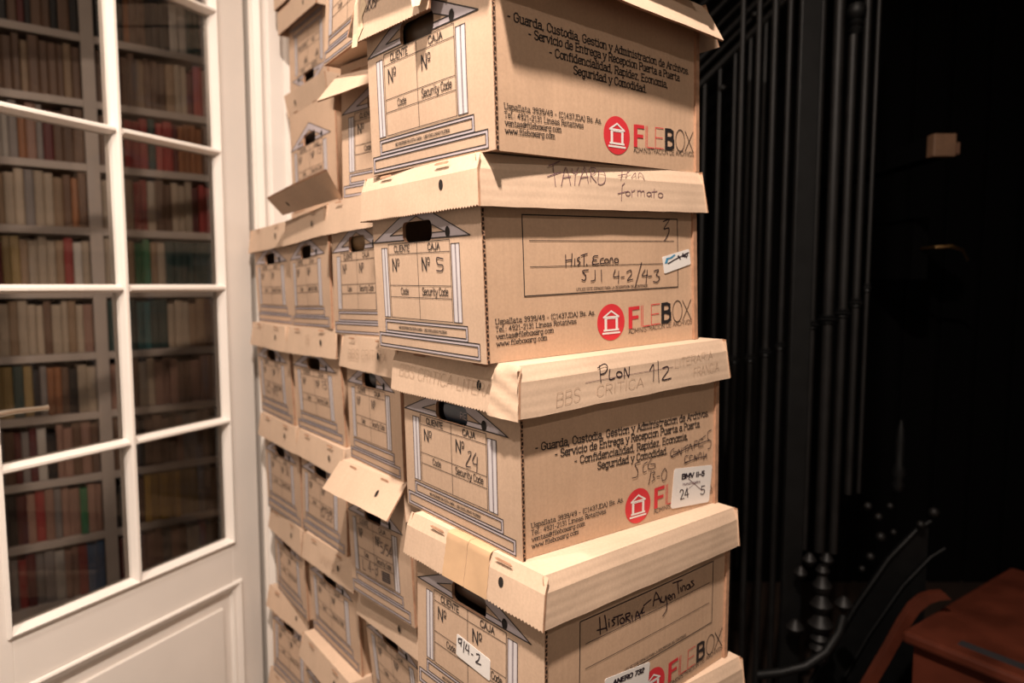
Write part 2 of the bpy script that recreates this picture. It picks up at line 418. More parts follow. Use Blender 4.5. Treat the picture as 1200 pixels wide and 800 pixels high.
TR = {'hist_econo':[[(0.811,0.719),(0.847,0.732),(0.814,0.677),(0.843,0.682),(0.839,0.647),(0.815,0.606)],[(0.326,0.531),(0.326,0.47)],[(0.354,0.537),(0.35,0.472)],[(0.325,0.501),(0.353,0.505)],[(0.366,0.51),(0.364,0.475)],[(0.387,0.518),(0.376,0.506),(0.389,0.489),(0.378,0.475)],[(0.393,0.526),(0.422,0.536)],[(0.407,0.53),(0.405,0.476)],[(0.417,0.479),(0.42,0.475)],[(0.47,0.523),(0.451,0.521),(0.448,0.503),(0.464,0.501)],[(0.448,0.503),(0.445,0.479),(0.475,0.481)],[(0.497,0.51),(0.483,0.504),(0.482,0.482),(0.499,0.482)],[(0.522,0.494),(0.519,0.486),(0.513,0.483),(0.506,0.484),(0.502,0.49),(0.502,0.498),(0.507,0.504),(0.513,0.505),(0.519,0.501),(0.522,0.494)],[(0.527,0.481),(0.529,0.506),(0.539,0.509),(0.542,0.483)],[(0.569,0.495),(0.567,0.488),(0.56,0.484),(0.554,0.486),(0.549,0.492),(0.549,0.5),(0.554,0.506),(0.561,0.507),(0.567,0.503),(0.569,0.495)],[(0.425,0.448),(0.398,0.443),(0.413,0.417),(0.407,0.393),(0.394,0.397)],[(0.455,0.445),(0.454,0.394),(0.436,0.388)],[(0.485,0.446),(0.485,0.383)],[(0.552,0.444),(0.543,0.406),(0.571,0.408)],[(0.569,0.437),(0.567,0.372)],[(0.58,0.401),(0.597,0.403)],[(0.609,0.429),(0.63,0.439),(0.633,0.415),(0.612,0.383),(0.64,0.388)],[(0.688,0.482),(0.651,0.341)],[(0.706,0.439),(0.689,0.406),(0.72,0.407)],[(0.718,0.438),(0.71,0.361)],[(0.723,0.4),(0.742,0.402)],[(0.755,0.43),(0.78,0.436),(0.767,0.407),(0.786,0.392),(0.773,0.366),(0.75,0.369)]],
'fayard':[[(0.253,0.84),(0.3,0.957)],[(0.271,0.872),(0.276,0.448)],[(0.246,0.626),(0.302,0.742)],[(0.299,0.455),(0.322,0.846),(0.337,0.49)],[(0.306,0.623),(0.339,0.659)],[(0.346,0.832),(0.359,0.715),(0.375,0.869)],[(0.359,0.715),(0.354,0.496)],[(0.371,0.501),(0.4,0.879),(0.411,0.562)],[(0.379,0.65),(0.412,0.686)],[(0.425,0.89),(0.421,0.59)],[(0.425,0.88),(0.445,0.873),(0.438,0.755),(0.424,0.73),(0.446,0.574)],[(0.46,0.829),(0.454,0.551),(0.482,0.586),(0.485,0.789),(0.46,0.829)],[(0.545,0.76),(0.582,0.8)],[(0.566,0.872),(0.557,0.662)],[(0.591,0.866),(0.58,0.721)],[(0.59,0.829),(0.605,0.888)],[(0.608,0.731),(0.627,0.844),(0.629,0.739)],[(0.64,0.743),(0.647,0.851),(0.661,0.83),(0.671,0.7)],[(0.561,0.548),(0.573,0.604)],[(0.561,0.548),(0.553,0.214)],[(0.539,0.363),(0.586,0.427)],[(0.596,0.378),(0.593,0.347),(0.587,0.33),(0.58,0.334),(0.576,0.357),(0.576,0.389),(0.581,0.414),(0.588,0.422),(0.594,0.407),(0.596,0.378)],[(0.604,0.457),(0.603,0.302)],[(0.605,0.416),(0.62,0.462)],[(0.632,0.465),(0.632,0.335)],[(0.634,0.44),(0.647,0.459),(0.647,0.338)],[(0.648,0.428),(0.664,0.453),(0.665,0.337)],[(0.699,0.393),(0.696,0.361),(0.689,0.343),(0.682,0.348),(0.678,0.371),(0.678,0.404),(0.684,0.431),(0.691,0.438),(0.697,0.423),(0.699,0.393)],[(0.7,0.441),(0.7,0.335)],[(0.718,0.516),(0.711,0.316)],[(0.704,0.442),(0.731,0.466)],[(0.76,0.381),(0.756,0.345),(0.748,0.325),(0.74,0.33),(0.736,0.357),(0.736,0.394),(0.742,0.424),(0.751,0.432),(0.757,0.415),(0.76,0.381)]],
'plon':[[(0.32,0.804),(0.324,0.454)],[(0.312,0.76),(0.34,0.824),(0.355,0.753),(0.344,0.637),(0.323,0.618)],[(0.365,0.696),(0.362,0.488),(0.385,0.49)],[(0.42,0.544),(0.416,0.507),(0.408,0.492),(0.4,0.506),(0.395,0.542),(0.395,0.583),(0.401,0.611),(0.409,0.611),(0.417,0.585),(0.42,0.544)],[(0.43,0.454),(0.432,0.673),(0.449,0.469),(0.454,0.682)],[(0.552,0.531),(0.572,0.651),(0.567,0.281)],[(0.596,0.714),(0.594,0.233)],[(0.618,0.536),(0.643,0.556),(0.646,0.462),(0.611,0.272),(0.658,0.272)]],
'plon_under':[[(0.258,0.494),(0.439,0.513),(0.674,0.523)]],
'bbs_side':[[(0.131,0.187),(0.514,0.169)],[(0.679,0.409),(0.895,0.481)],[(0.773,0.237),(0.926,0.264)]],
'bbs_end':[[(0.074,0.382),(0.877,0.313)]],
'scg':[[(0.538,0.375),(0.509,0.369),(0.525,0.328),(0.52,0.293),(0.497,0.292)],[(0.575,0.365),(0.555,0.352),(0.554,0.311),(0.571,0.311)],[(0.601,0.382),(0.58,0.35),(0.584,0.321),(0.614,0.318),(0.618,0.34),(0.592,0.347)],[(0.597,0.304),(0.584,0.228)],[(0.601,0.293),(0.618,0.293),(0.607,0.273),(0.618,0.255),(0.601,0.242)],[(0.629,0.262),(0.646,0.26)],[(0.674,0.301),(0.657,0.273),(0.661,0.233),(0.679,0.233),(0.685,0.274),(0.674,0.301)],[(0.727,0.406),(0.707,0.392),(0.709,0.363),(0.731,0.357),(0.745,0.382),(0.722,0.383)],[(0.749,0.357),(0.754,0.394),(0.77,0.361),(0.773,0.398)],[(0.781,0.392),(0.812,0.408)],[(0.796,0.402),(0.799,0.363)],[(0.808,0.366),(0.826,0.409),(0.84,0.367)],[(0.709,0.363),(0.781,0.382),(0.836,0.392),(0.949,0.404)],[(0.85,0.374),(0.852,0.417),(0.873,0.417)],[(0.852,0.398),(0.873,0.398)],[(0.878,0.377),(0.882,0.42),(0.906,0.419)],[(0.882,0.376),(0.909,0.379)],[(0.962,0.464),(0.938,0.455),(0.941,0.41),(0.96,0.396),(0.957,0.357),(0.94,0.351)],[(0.891,0.422),(0.924,0.439)],[(0.813,0.34),(0.795,0.34),(0.792,0.307),(0.813,0.306)],[(0.822,0.304),(0.825,0.337),(0.841,0.333)],[(0.85,0.301),(0.855,0.334),(0.866,0.302),(0.871,0.335)],[(0.878,0.303),(0.883,0.337),(0.897,0.333),(0.897,0.303)],[(0.789,0.298),(0.855,0.31),(0.93,0.309)],[(0.911,0.339),(0.913,0.294),(0.93,0.324),(0.933,0.289)]],
'scg_label':[[(0.712,0.041),(0.951,0.004),(0.97,0.244),(0.729,0.281)]],
'scg_x':[[(0.814,0.214),(0.885,0.109)],[(0.856,0.167),(0.814,0.14)],[(0.769,0.125),(0.782,0.13),(0.784,0.11),(0.764,0.092)],[(0.766,0.075),(0.783,0.074)],[(0.808,0.127),(0.801,0.1),(0.821,0.099)],[(0.824,0.128),(0.815,0.066)],[(0.909,0.107),(0.892,0.107),(0.893,0.089),(0.906,0.083),(0.904,0.063),(0.89,0.063)]],
'bmv':[[(0.791,0.212),(0.917,0.197)],[(0.793,0.171),(0.894,0.161)]],
'historia':[[(0.231,0.612),(0.273,0.602)],[(0.243,0.676),(0.247,0.582)],[(0.267,0.675),(0.278,0.586)],[(0.287,0.628),(0.289,0.599)],[(0.287,0.643),(0.288,0.639)],[(0.316,0.627),(0.302,0.628),(0.315,0.603),(0.304,0.596)],[(0.309,0.639),(0.354,0.634)],[(0.33,0.637),(0.332,0.586)],[(0.354,0.616),(0.342,0.611),(0.345,0.59),(0.359,0.583),(0.363,0.599),(0.354,0.616)],[(0.37,0.627),(0.372,0.581)],[(0.37,0.627),(0.389,0.624),(0.389,0.607),(0.372,0.606),(0.394,0.575)],[(0.401,0.605),(0.405,0.573)],[(0.419,0.569),(0.429,0.613),(0.446,0.567)],[(0.422,0.588),(0.442,0.583)],[(0.445,0.59),(0.463,0.619),(0.453,0.59),(0.468,0.587)],[(0.463,0.628),(0.503,0.642)],[(0.516,0.599),(0.531,0.672),(0.56,0.595)],[(0.52,0.629),(0.553,0.625)],[(0.564,0.628),(0.56,0.605),(0.581,0.59),(0.589,0.622),(0.595,0.543),(0.571,0.51)],[(0.602,0.601),(0.617,0.602),(0.608,0.619),(0.6,0.603),(0.618,0.581)],[(0.627,0.581),(0.624,0.611),(0.639,0.607),(0.643,0.58)],[(0.629,0.679),(0.687,0.672)],[(0.658,0.675),(0.666,0.598)],[(0.677,0.631),(0.681,0.602)],[(0.69,0.6),(0.69,0.631),(0.703,0.626),(0.707,0.596)],[(0.731,0.623),(0.714,0.621),(0.719,0.598),(0.734,0.598),(0.732,0.624),(0.742,0.594)],[(0.759,0.633),(0.743,0.634),(0.763,0.606),(0.747,0.598)]],
'd_label':[[(0.271,0.222),(0.493,0.167),(0.504,0.279),(0.27,0.329)]],
'd_labtext':[[(0.312,0.27),(0.467,0.236)]],
'e_label':[[(0.36,0.343),(0.63,0.322),(0.634,0.437),(0.367,0.465)]],
'nine':[[(0.407,0.439),(0.386,0.433),(0.385,0.412),(0.407,0.418),(0.412,0.442),(0.404,0.399)],[(0.433,0.44),(0.425,0.372)],[(0.454,0.432),(0.443,0.402),(0.471,0.402)],[(0.469,0.435),(0.467,0.381)],[(0.488,0.394),(0.505,0.395)],[(0.53,0.413),(0.555,0.418),(0.545,0.385),(0.525,0.365),(0.565,0.37)]],
'twentyfour':[[(0.6,0.486),(0.623,0.494),(0.622,0.473),(0.579,0.404),(0.619,0.405)],[(0.666,0.495),(0.638,0.452),(0.646,0.43),(0.674,0.434)],[(0.676,0.476),(0.669,0.385)]],
'five':[[(0.689,0.524),(0.634,0.531),(0.641,0.497),(0.683,0.491),(0.675,0.463),(0.628,0.464)]],
'b_label':[[(0.812,0.412),(0.97,0.465),(0.96,0.557),(0.801,0.511)]],
'b_strike':[[(0.832,0.483),(0.859,0.5),(0.885,0.5),(0.953,0.529)],[(0.886,0.516),(0.892,0.488)],[(0.906,0.519),(0.912,0.499)],[(0.926,0.527),(0.943,0.513)]],
'b_blue':[[(0.824,0.49),(0.833,0.506),(0.859,0.508),(0.872,0.519)]],
'c2lid':[[(0.205,0.135),(0.881,0.334)]]}
# ------------------------------------------------------------------ archive boxes
W_, L_, HL, H_, FL, OB = 0.2896, 0.4568, 0.0643, 0.26, 0.0046, 0.0090
BX = {'A': [-0.0267, 0.8038, 0.8216, 0.4217, -0.0006, 0.035, -0.0005, -0.0001],
 'B': [-0.0417, 0.8265, 0.8774, 0.1578, 0.0022, 0.0487, -0.0038, -0.003],
 'C': [0.0075, 0.8221, 0.8625, -0.0993, 0.0094, 0.0226, -0.0011, 0.0021],
 'D': [0.0403, 0.7954, 0.8261, -0.3521, 0.035, -0.0338, -0.01, 0.0062],
 'E': [0.0315, 0.8226, 0.9082, -0.6138, 0.0241, -0.0232, 0.0, 0.0],
 'B2': [-0.2142, 1.1954, 0.9339, 0.1684, -0.0071, 0.0175, 0.0012, -0.0001],
 'B3': [-0.4046, 1.4892, 0.963, 0.171, -0.0413, 0.0004, 0.0012, 0.0022],
 'B4': [-0.5774, 1.7662, 0.894, 0.1637, -0.0303, 0.0155, 0.0006, 0.0019],
 'C2': [-0.1988, 1.1581, 1.0028, -0.0948, -0.0257, 0.0377, 0.0034, -0.0036],
 'C3': [-0.383, 1.4777, 0.8918, -0.0964, -0.0266, 0.0275, 0.0022, 0.0053],
 'C4': [-0.5765, 1.7335, 0.9275, -0.1069, 0.0024, 0.0234, -0.0019, 0.0049],
 'D4': [-0.5518, 1.7178, 0.9138, -0.366, 0.0021, 0.0026, -0.0034, 0.0046],
 'D3': [-0.3678, 1.4656, 0.9207, -0.3609, 0.0037, 0.0166, 0.0093, -0.0013],
 'D2': [-0.187, 1.1552, 0.9387, -0.3441, -0.0537, 0.0373, 0.0012, -0.0022],
 'E4': [-0.5460, 1.7165, 0.9638, -0.6336, -0.031, 0.0209, 0.0002, 0.0001],
 'E3': [-0.3477, 1.449, 0.9, -0.6073, -0.0381, 0.009, -0.0021, 0.0038],
 'E2': [-0.1711, 1.178, 0.9673, -0.606, -0.1069, 0.0595, 0.0, 0.0],
 'F4': [-0.5442, 1.759, 0.8685, -0.8809, -0.0418, -0.0244, 0.0, 0.0],
 'F3': [-0.3561, 1.4242, 0.9183, -0.8718, 0.0127, 0.0003, 0.0, 0.0],
 'G4': [-0.5639, 1.7602, 0.9225, -1.1448, -0.0281, -0.018, 0.0, 0.0],
 'F2': [-0.172, 1.185, 0.955, -0.868, -0.03, 0.0, 0, 0],
 'G2': [-0.175, 1.19, 0.94, -1.132, 0, 0, 0, 0],
 'G3': [-0.36, 1.44, 0.93, -1.135, 0, 0, 0, 0],
 'F': [0.035, 0.825, 0.88, -0.876, 0.01, -0.01, 0, 0],
 'G': [0.032, 0.83, 0.88, -1.138, 0, 0, 0, 0],
 'X2': [-0.1331, 1.1761, 0.7408, 0.4281, -0.001, -0.0023, 0, 0],
 'X3': [-0.425, 1.655, 0.88, 0.4660, -0.055, -0.005, 0, 0],
 'W2': [-0.2086, 1.169, 0.9625, 0.7005, -0.0489, -0.0724, 0, 0],
 'W3': [-0.475, 1.79, 0.92, 0.736, 0.0, 0.0, 0, 0],
 'Z': [-0.040, 0.742, 0.85, 0.686, 0.0, 0.02, 0, 0]}
def axes(b):
    yaw, a, c = b[2], b[4], b[5]
    dl = Vector((-math.cos(yaw), math.sin(yaw), a)); dr = Vector((math.sin(yaw), math.cos(yaw), c)); 
    k = Vector((0, 0, 1)) - a*Vector((dl.x, dl.y, 0)) - c*Vector((dr.x, dr.y, 0))
    return dl.normalized(), dr.normalized(), k.normalized()
def below(n):
    f = n[0]; nx = {'Z': 'A', 'A': 'B', 'B': 'C', 'C': 'D', 'D': 'E', 'E': 'F', 'F': 'G', 'X': 'B', 'W': 'X'}.get(f)
    if n == 'X3' or n == 'W3': return None
    return (nx+n[1:]) if nx and (nx+n[1:]) in BX else None
def corners(n):
    b = BX[n]; dl, dr, k = axes(b); P = Vector((b[0], b[1], b[3]))
    q = P+OB*dl+OB*dr; c = P-FL*dl-FL*dr-HL*k; Wb = W_-2*OB; Lb = L_-2*OB
    D = dict(lPT=P, lLT=P+W_*dl, lRT=P+L_*dr, lQT=P+W_*dl+L_*dr, lPB=c, lLB=c+(W_+2*FL)*dl, lRB=c+(L_+2*FL)*dr, lQB=c+(W_+2*FL)*dl+(L_+2*FL)*dr)
    s = b[6]*dl+b[7]*dr; nb = below(n)
    for ch, x in (('P', q), ('L', q+Wb*dl), ('R', q+Lb*dr), ('Q', q+Wb*dl+Lb*dr)):
        D['b'+ch+'T'] = x-.0045*k
        e = x-(H_-.001)*k+s
        if nb:
            o = BX[nb]; nk = axes(o)[2]
            e.z = o[3]-((e.x-o[0])*nk.x+(e.y-o[1])*nk.y)/nk.z+.0006
        elif n[0] == 'G': e.z = FLOOR+.0005
        D['b'+ch+'B'] = e
    return D
def tri(D, pre, x, y, z):
    """trilinear: x 0 left..1 near corner, y 0 front..1 back, z 0..1"""
    def lv(s): return (D[pre+'L'+s]*(1-x)+D[pre+'P'+s]*x)*(1-y)+(D[pre+'Q'+s]*(1-x)+D[pre+'R'+s]*x)*y
    return lv('B')*(1-z)+lv('T')*z
WB, LB, HB = W_-2*OB, L_-2*OB, H_-.0055

HOLE = [(WB*(.460+.139*x), HB*(.680+.056*y)) for x, y in
        [(-1, -.5), (-.93, -.85), (-.8, -1), (.8, -1), (.93, -.85), (1, -.5), (1, .5), (.93, .85), (.8, 1), (-.8, 1), (-.93, .85), (-1, .5)]]
def noise(x, y, s):
    return math.sin(x*17+s*3.1)*math.cos(y*13+s*1.7)*.5+math.sin(x*41+y*29+s*5.3)*.3+math.sin(x*7-y*61+s)*.2

SEED = [0]
def archive_box(n, label, side='lined', detail=2, lid=True, invert=False, splay=0.0, sidesplay=0.0, liddrop=(0, 0), group=None, lidfn=None, tear=None, scribbles=()):
    SEED[0] += 1; sd = SEED[0]*1.37
    D = corners(n)
    if invert:
        # the same closed box standing on its lid: turn the corner tables over
        D2 = {}
        mid = (D['bPB']+D['bLB']+D['bRB']+D['bQB'])/4; top = (D['lPT']+D['lLT']+D['lRT']+D['lQT'])/4
        dl, dr, k = axes(BX[n]); cen = (mid+top)/2
        R = Matrix.Rotation(PI, 3, dr)
        for kk, v in D.items(): D2[kk] = R @ (v-cen)+cen
        D = D2
    base = (D['bPB']+D['bLB']+D['bRB']+D['bQB'])/4
    if invert: base = (D['lPT']+D['lLT']+D['lRT']+D['lQT'])/4
    t = empty('archive_box', base, label, 'box', group or 'brown cardboard archive boxes')
    bulge_e = .0012+.0012*math.sin(sd); bulge_s = .002+.001*math.cos(sd*2)
    cen = (D['bPB']+D['bLB']+D['bRB']+D['bQB']+D['bPT']+D['bLT']+D['bRT']+D['bQT'])/8
    def E(s, tt, d):   # front end sheet, s left->near corner, tt up
        x = s/WB; z = tt/HB
        b = bulge_e*math.sin(PI*min(max(x, 0), 1))*math.sin(PI*min(max(z, 0), 1))
        return tri(D, 'b', x, (d-b)/LB, z)
    def S(s, tt, d):   # near long side, s near corner->back, tt up
        y = s/LB; z = tt/HB
        b = bulge_s*math.sin(PI*min(max(y, 0), 1))*math.sin(PI*min(max(z, 0), 1))-.0042
        return tri(D, 'b', 1-(d-b)/WB, y, z)
    off = base; step = .03 if detail >= 2 else .05
    # body panels
    mb = MB(); panel(mb, E, [(0, 0), (WB, 0), (WB, HB), (0, HB)], [HOLE], .005, CARD, EDGE, step)
    ep = mb.build('end_panel', CARD, t, off)
    mb = MB(); panel(mb, S, [(.0066, 0), (LB-.0092, 0), (LB-.0092, HB), (.0066, HB)], [], .004, CARDS, EDGE, step)
    spn = mb.build('side_panel', CARDS, t, off)
    mb = MB(); panel(mb, lambda s, tt, d: tri(D, 'b', (.0022+d)/WB, 1-s/LB, tt/HB), [(.0052, 0), (LB-.0052, 0), (LB-.0052, HB), (.0052, HB)], [], .004, CARDS, EDGE, .08)
    mb.build('side_panel', CARDS, t, off)
    mb = MB(); panel(mb, lambda s, tt, d: tri(D, 'b', 1-s/WB, 1-d/LB, tt/HB), [(0, 0), (WB, 0), (WB, HB), (0, HB)], [], .009, EDGE, EDGE, .08)
    mb.build('end_panel', CARD, t, off)
    mb = MB(); panel(mb, lambda s, tt, d: tri(D, 'b', s/WB, 1-tt/LB, (d+.001)/HB), [(.006, .006), (WB-.006, .006), (WB-.006, LB-.006), (.006, LB-.006)], [], .004, CARD, EDGE, .1)
    mb.build('bottom_panel', CARD, t, off)
    # raw corrugated edges of the two end panels, seen from the side
    if detail >= 2:
        for (y0, y1, lab) in ((0, .005, 0),):
            mb = MB(); k = 46
            for i in range(k):
                a = HB*(i+.08)/k; b_ = HB*(i+.92)/k; m_ = (a+b_)/2
                def q(y, z): return tri(D, 'b', 1+.0004/WB, y/LB, z/HB)
                ya, yb = y0+.0006, y1-.0004
                if i % 2: mb.quad([q(ya, a), q(yb, m_), q(ya, b_)])
                else: mb.quad([q(yb, a), q(yb, b_), q(ya, m_)])
                mb.quad([q(ya+.0009, a), q(yb-.0009, a), q(yb-.0009, b_), q(ya+.0009, b_)]) if i % 2 == 0 else None
            mb.build('corrugated_edge', FLUTE_SHADE, t, off)  # flat triangles, the shade of the flutes put into their colour
    # printed temple form on the end panel
    X = lambda s: s*WB
    Y = lambda z: z*HB
    def rect(mb, a, b_, c, d_, w, dd, **k): ribbon(mb, E, [(X(a), Y(b_)), (X(c), Y(b_)), (X(c), Y(d_)), (X(a), Y(d_)), (X(a), Y(b_))], w, dd, **k)
    gb = MB(); wb = MB(); kb = MB()
    lw = .0013 if detail >= 2 else .0014
    ax, ay = .46, .835
    outer = [(X(.006), Y(.636)), (X(.915), Y(.636)), (X(ax), Y(ay))]
    inner = [(X(.190), Y(.668)), (X(.715), Y(.664)), (X(ax), Y(.762))]
    def fill(mb, outline, holes, d, st=.02):
        # triangles of outline outside every hole; hole borders become constraints
        V = []; Ed = []
        for loop in [outline]+holes:
            pts = []
            for i, p in enumerate(loop):
                q = loop[(i+1) % len(loop)]; nn = max(1, int(math.dist(p, q)/st))
                for kk in range(nn): pts.append((p[0]+(q[0]-p[0])*kk/nn, p[1]+(q[1]-p[1])*kk/nn))
            b0 = len(V); V += pts; Ed += [(b0+i, b0+(i+1) % len(pts)) for i in range(len(pts))]
        r = geometry.delaunay_2d_cdt([Vector(p) for p in V], Ed, [], 0, 1e-7)
        vv = [tuple(p) for p in r[0]]; n0 = len(mb.v)
        for p in vv: mb.v.append(tuple(E(p[0], p[1], d)))
        for f in r[2]:
            c = (sum(vv[i][0] for i in f)/3, sum(vv[i][1] for i in f)/3)
            if inside(c, outline) and not any(inside(c, h) for h in holes): mb.face([n0+i for i in f])
    fill(gb, outer, [inner, HOLE], -.0003)
    ribbon(kb, E, outer+[outer[0]], lw*1.2, -.0006, clip=HOLE, step=.004)
    ribbon(kb, E, inner+[inner[0]], lw*1.1, -.0006, clip=HOLE, step=.004)
    # pillars
    for (a, b_) in ((.09, .152), (.758, .826)):
        m1 = (a+b_)/2
        ribbon(gb, E, [(X(m1), Y(.195)), (X(m1), Y(.60))], X(b_-a), -.0003, step=.03)
        for c in (a+(b_-a)*.27, a+(b_-a)*.76):
            ribbon(wb, E, [(X(c), Y(.197)), (X(c), Y(.598))], X((b_-a)*.27), -.00045, step=.03)
        rect(kb, a, .195, b_, .60, lw*.8, -.0006)
        ribbon(kb, E, [(X(m1+.002), Y(.195)), (X(m1+.002), Y(.60))], lw*.7, -.0006)
    # steps
    for (a, b_, c, d_, bw) in ((.09, .100, .865, .180, .016), (.017, .014, .955, .098, .017)):
        m1 = bw/2*HB/WB
        rb = bw*HB
        ribbon(gb, E, [(X(a)+rb/2, Y(b_)+rb/2), (X(c)-rb/2, Y(b_)+rb/2), (X(c)-rb/2, Y(d_)-rb/2), (X(a)+rb/2, Y(d_)-rb/2), (X(a)+rb/2, Y(b_)+rb/2)], rb, -.0003, step=.03)
        rect(kb, a, b_, c, d_, lw, -.0006)
        ribbon(kb, E, [(X(a)+rb, Y(b_)+rb), (X(c)-rb, Y(b_)+rb), (X(c)-rb, Y(d_)-rb), (X(a)+rb, Y(d_)-rb), (X(a)+rb, Y(b_)+rb)], lw, -.0006)
    # form grid
    rect(kb, .165, .195, .748, .622, lw*.7, -.0006)
    for z in (.562, .383, .316):
        ribbon(kb, E, [(X(.165), Y(z)), (X(.748), Y(z))], lw*.65, -.0006)
    ribbon(kb, E, [(X(.455), Y(.195)), (X(.455), Y(.622))], lw*.65, -.0006)
    if detail >= 1:
        write(kb, E, 'CLIENTE', (X(.225), Y(.575)), (X(.385), Y(.575)), .0088, .0014, -.0007)
        write(kb, E, 'CAJA', (X(.555), Y(.575)), (X(.665), Y(.575)), .0088, .0014, -.0007)
        for a in (.197, .492):
            write(kb, E, 'N', (X(a), Y(.466)), (X(a+.050), Y(.466)), .0175, .0023, -.0007)
            write(kb, E, 'º', (X(a+.050), Y(.470)), (X(a+.080), Y(.470)), .0165, .0013, -.0007)
        write(kb, E, 'Code', (X(.275), Y(.332)), (X(.355), Y(.332)), .0092, .0011, -.0007)
        write(kb, E, 'Security Code', (X(.485), Y(.332)), (X(.72), Y(.332)), .0100, .0012, -.0007)
    if detail >= 2:
        write(kb, E, 'NO ESCRIBIR EN ESTA CARA - USO EXCLUSIVO FILEBOX', (X(.235), Y(.131)), (X(.69), Y(.131)), .0036, .0007, -.0007)
    gb.build('temple_band', GREY, ep, off); wb.build('pillar_stripes', WHITE, ep, off); kb.build('printed_form', INK, ep, off)
    hd = MB(); cx, cy = X(.735), Y(.662)
    hd.quad([E(cx+.0052*math.cos(a_), cy+.0075*math.sin(a_), -.0009) for a_ in [2*PI*i/14 for i in range(14)]])
    hd.build('punched_hole_shade', HOLE_SHADE, ep, off)  # black disc laid on the board for the dark of the hole
    # printing on the long side
    if side:
        X2 = lambda s: s*LB
        kb = MB(); rb = MB(); pb = MB(); S0_ = S; pz = {'C': -.034, 'D': -.038}.get(n, 0)*HB
        S = lambda a, b, c: S0_(a, b+pz, c)
        if side == 'lined':
            ribbon(kb, S, [(X2(.155), Y(.324)), (X2(.893), Y(.330)), (X2(.894), Y(.735)), (X2(.156), Y(.735)), (X2(.155), Y(.324))], .0015, -.0006)
            for z in (.605, .472): ribbon(kb, S, [(X2(.18), Y(z)), (X2(.872), Y(z))], .0009, -.0006)
            write(kb, S, 'UTILICE ESTE ESPACIO PARA LA DESCRIPCION DEL CONTENIDO', (X2(.37), Y(.338)), (X2(.72), Y(.340)), .0036, .0006, -.0006)
        else:
            for txt, a, b_, z in (('- Guarda, Custodia, Gestion y Administracion de Archivos.', .062, .945, .603), ('- Servicio de Entrega y Recepcion Puerta a Puerta', .140, .885, .549),
                                  ('- Confidencialidad, Rapidez, Economia,', .222, .812, .490), ('Seguridad y Comodidad.', .325, .690, .432)):
                write(kb, S, txt, (X2(a), Y(z-.008)), (X2(b_), Y(z-.014)), .0100, .00155, -.0006, serif=True)
        for txt, a, b_, z in (('Uspallata 3939/49 - (C1437JDA) Bs. As.', .042, .455, .195), ('Tel.: 4921-2131 Lineas Rotativas', .042, .368, .157),
                              ('ventas@fileboxarg.com', .044, .270, .120), ('www.fileboxarg.com', .044, .242, .084)):
            write(kb, S, txt, (X2(a), Y(z-.002)), (X2(b_), Y(z+.006)), .0063, .00095, -.0006, serif=True)
        # emblem
        ex, ey, er = X2(.530), Y(.152), .0267
        ring = [(ex+er*1.10*math.cos(a_), ey+er*math.sin(a_)*.98) for a_ in [2*PI*i/36 for i in range(36)]]
        rb.quad([S(p[0], p[1], -.0004) for p in ring])
        R_ = lambda pts, w: ribbon(pb, S, [(ex+er*x, ey+er*y) for x, y in pts], w, -.0007)
        R_([(-.62, .28), (0, .60), (.62, .28), (-.62, .28)], .0024)
        R_([(-.44, .22), (-.44, -.38)], .0050); R_([(.44, .22), (.44, -.38)], .0050)
        R_([(-.50, .20), (.50, .20)], .0012)
        R_([(-.62, -.42), (.62, -.42)], .0026); R_([(-.72, -.58), (.72, -.58)], .0026)
        # word mark
        z0, z1 = .104, .228
        def U(x, z): return (X2(.616+x*.367), Y(z0+(z1-z0)*z+.022*x))
        def Rr(mbx, pts, w): ribbon(mbx, S, [U(*p) for p in pts], w, -.0006)
        Rr(rb, [(.030, 0), (.030, 1)], .0085); Rr(rb, [(.02, .93), (.160, .93)], .0050); Rr(rb, [(.02, .50), (.145, .50)], .0048)
        Rr(rb, [(.186, .02), (.186, 1)], .0013); Rr(rb, [(.208, 1), (.208, .02), (.312, .02)], .0013)
        Rr(rb, [(.462, .98), (.334, .98), (.334, .03), (.462, .03)], .0013); Rr(rb, [(.334, .52), (.45, .52)], .0013)
        Rr(kb, [(.508, 1), (.508, 0)], .0072); Rr(kb, [(.508, .93), (.575, .93), (.615, .86), (.615, .62), (.580, .54), (.508, .54)], .0052)
        Rr(kb, [(.56, .54), (.625, .45), (.625, .16), (.585, .07), (.508, .07)], .0054)
        Rr(kb, [(.742+.076*math.cos(a_), .5+.52*math.sin(a_)) for a_ in [2*PI*i/24 for i in range(25)]], .0014)
        Rr(kb, [(.825, 1), (.970, 0)], .0014); Rr(kb, [(.970, 1), (.825, 0)], .0014)
        write(kb, S, 'ADMINISTRACION DE ARCHIVOS', U(0, -.24), U(.985, -.22), .0068, .0008, -.0006)
        kb.build('printed_lettering', INK, spn, off); rb.build('red_printing', RED, spn, off); pb.build('emblem_temple', PAPER, spn, off)
    fns = {'E': E, 'S': S0_ if side else S}
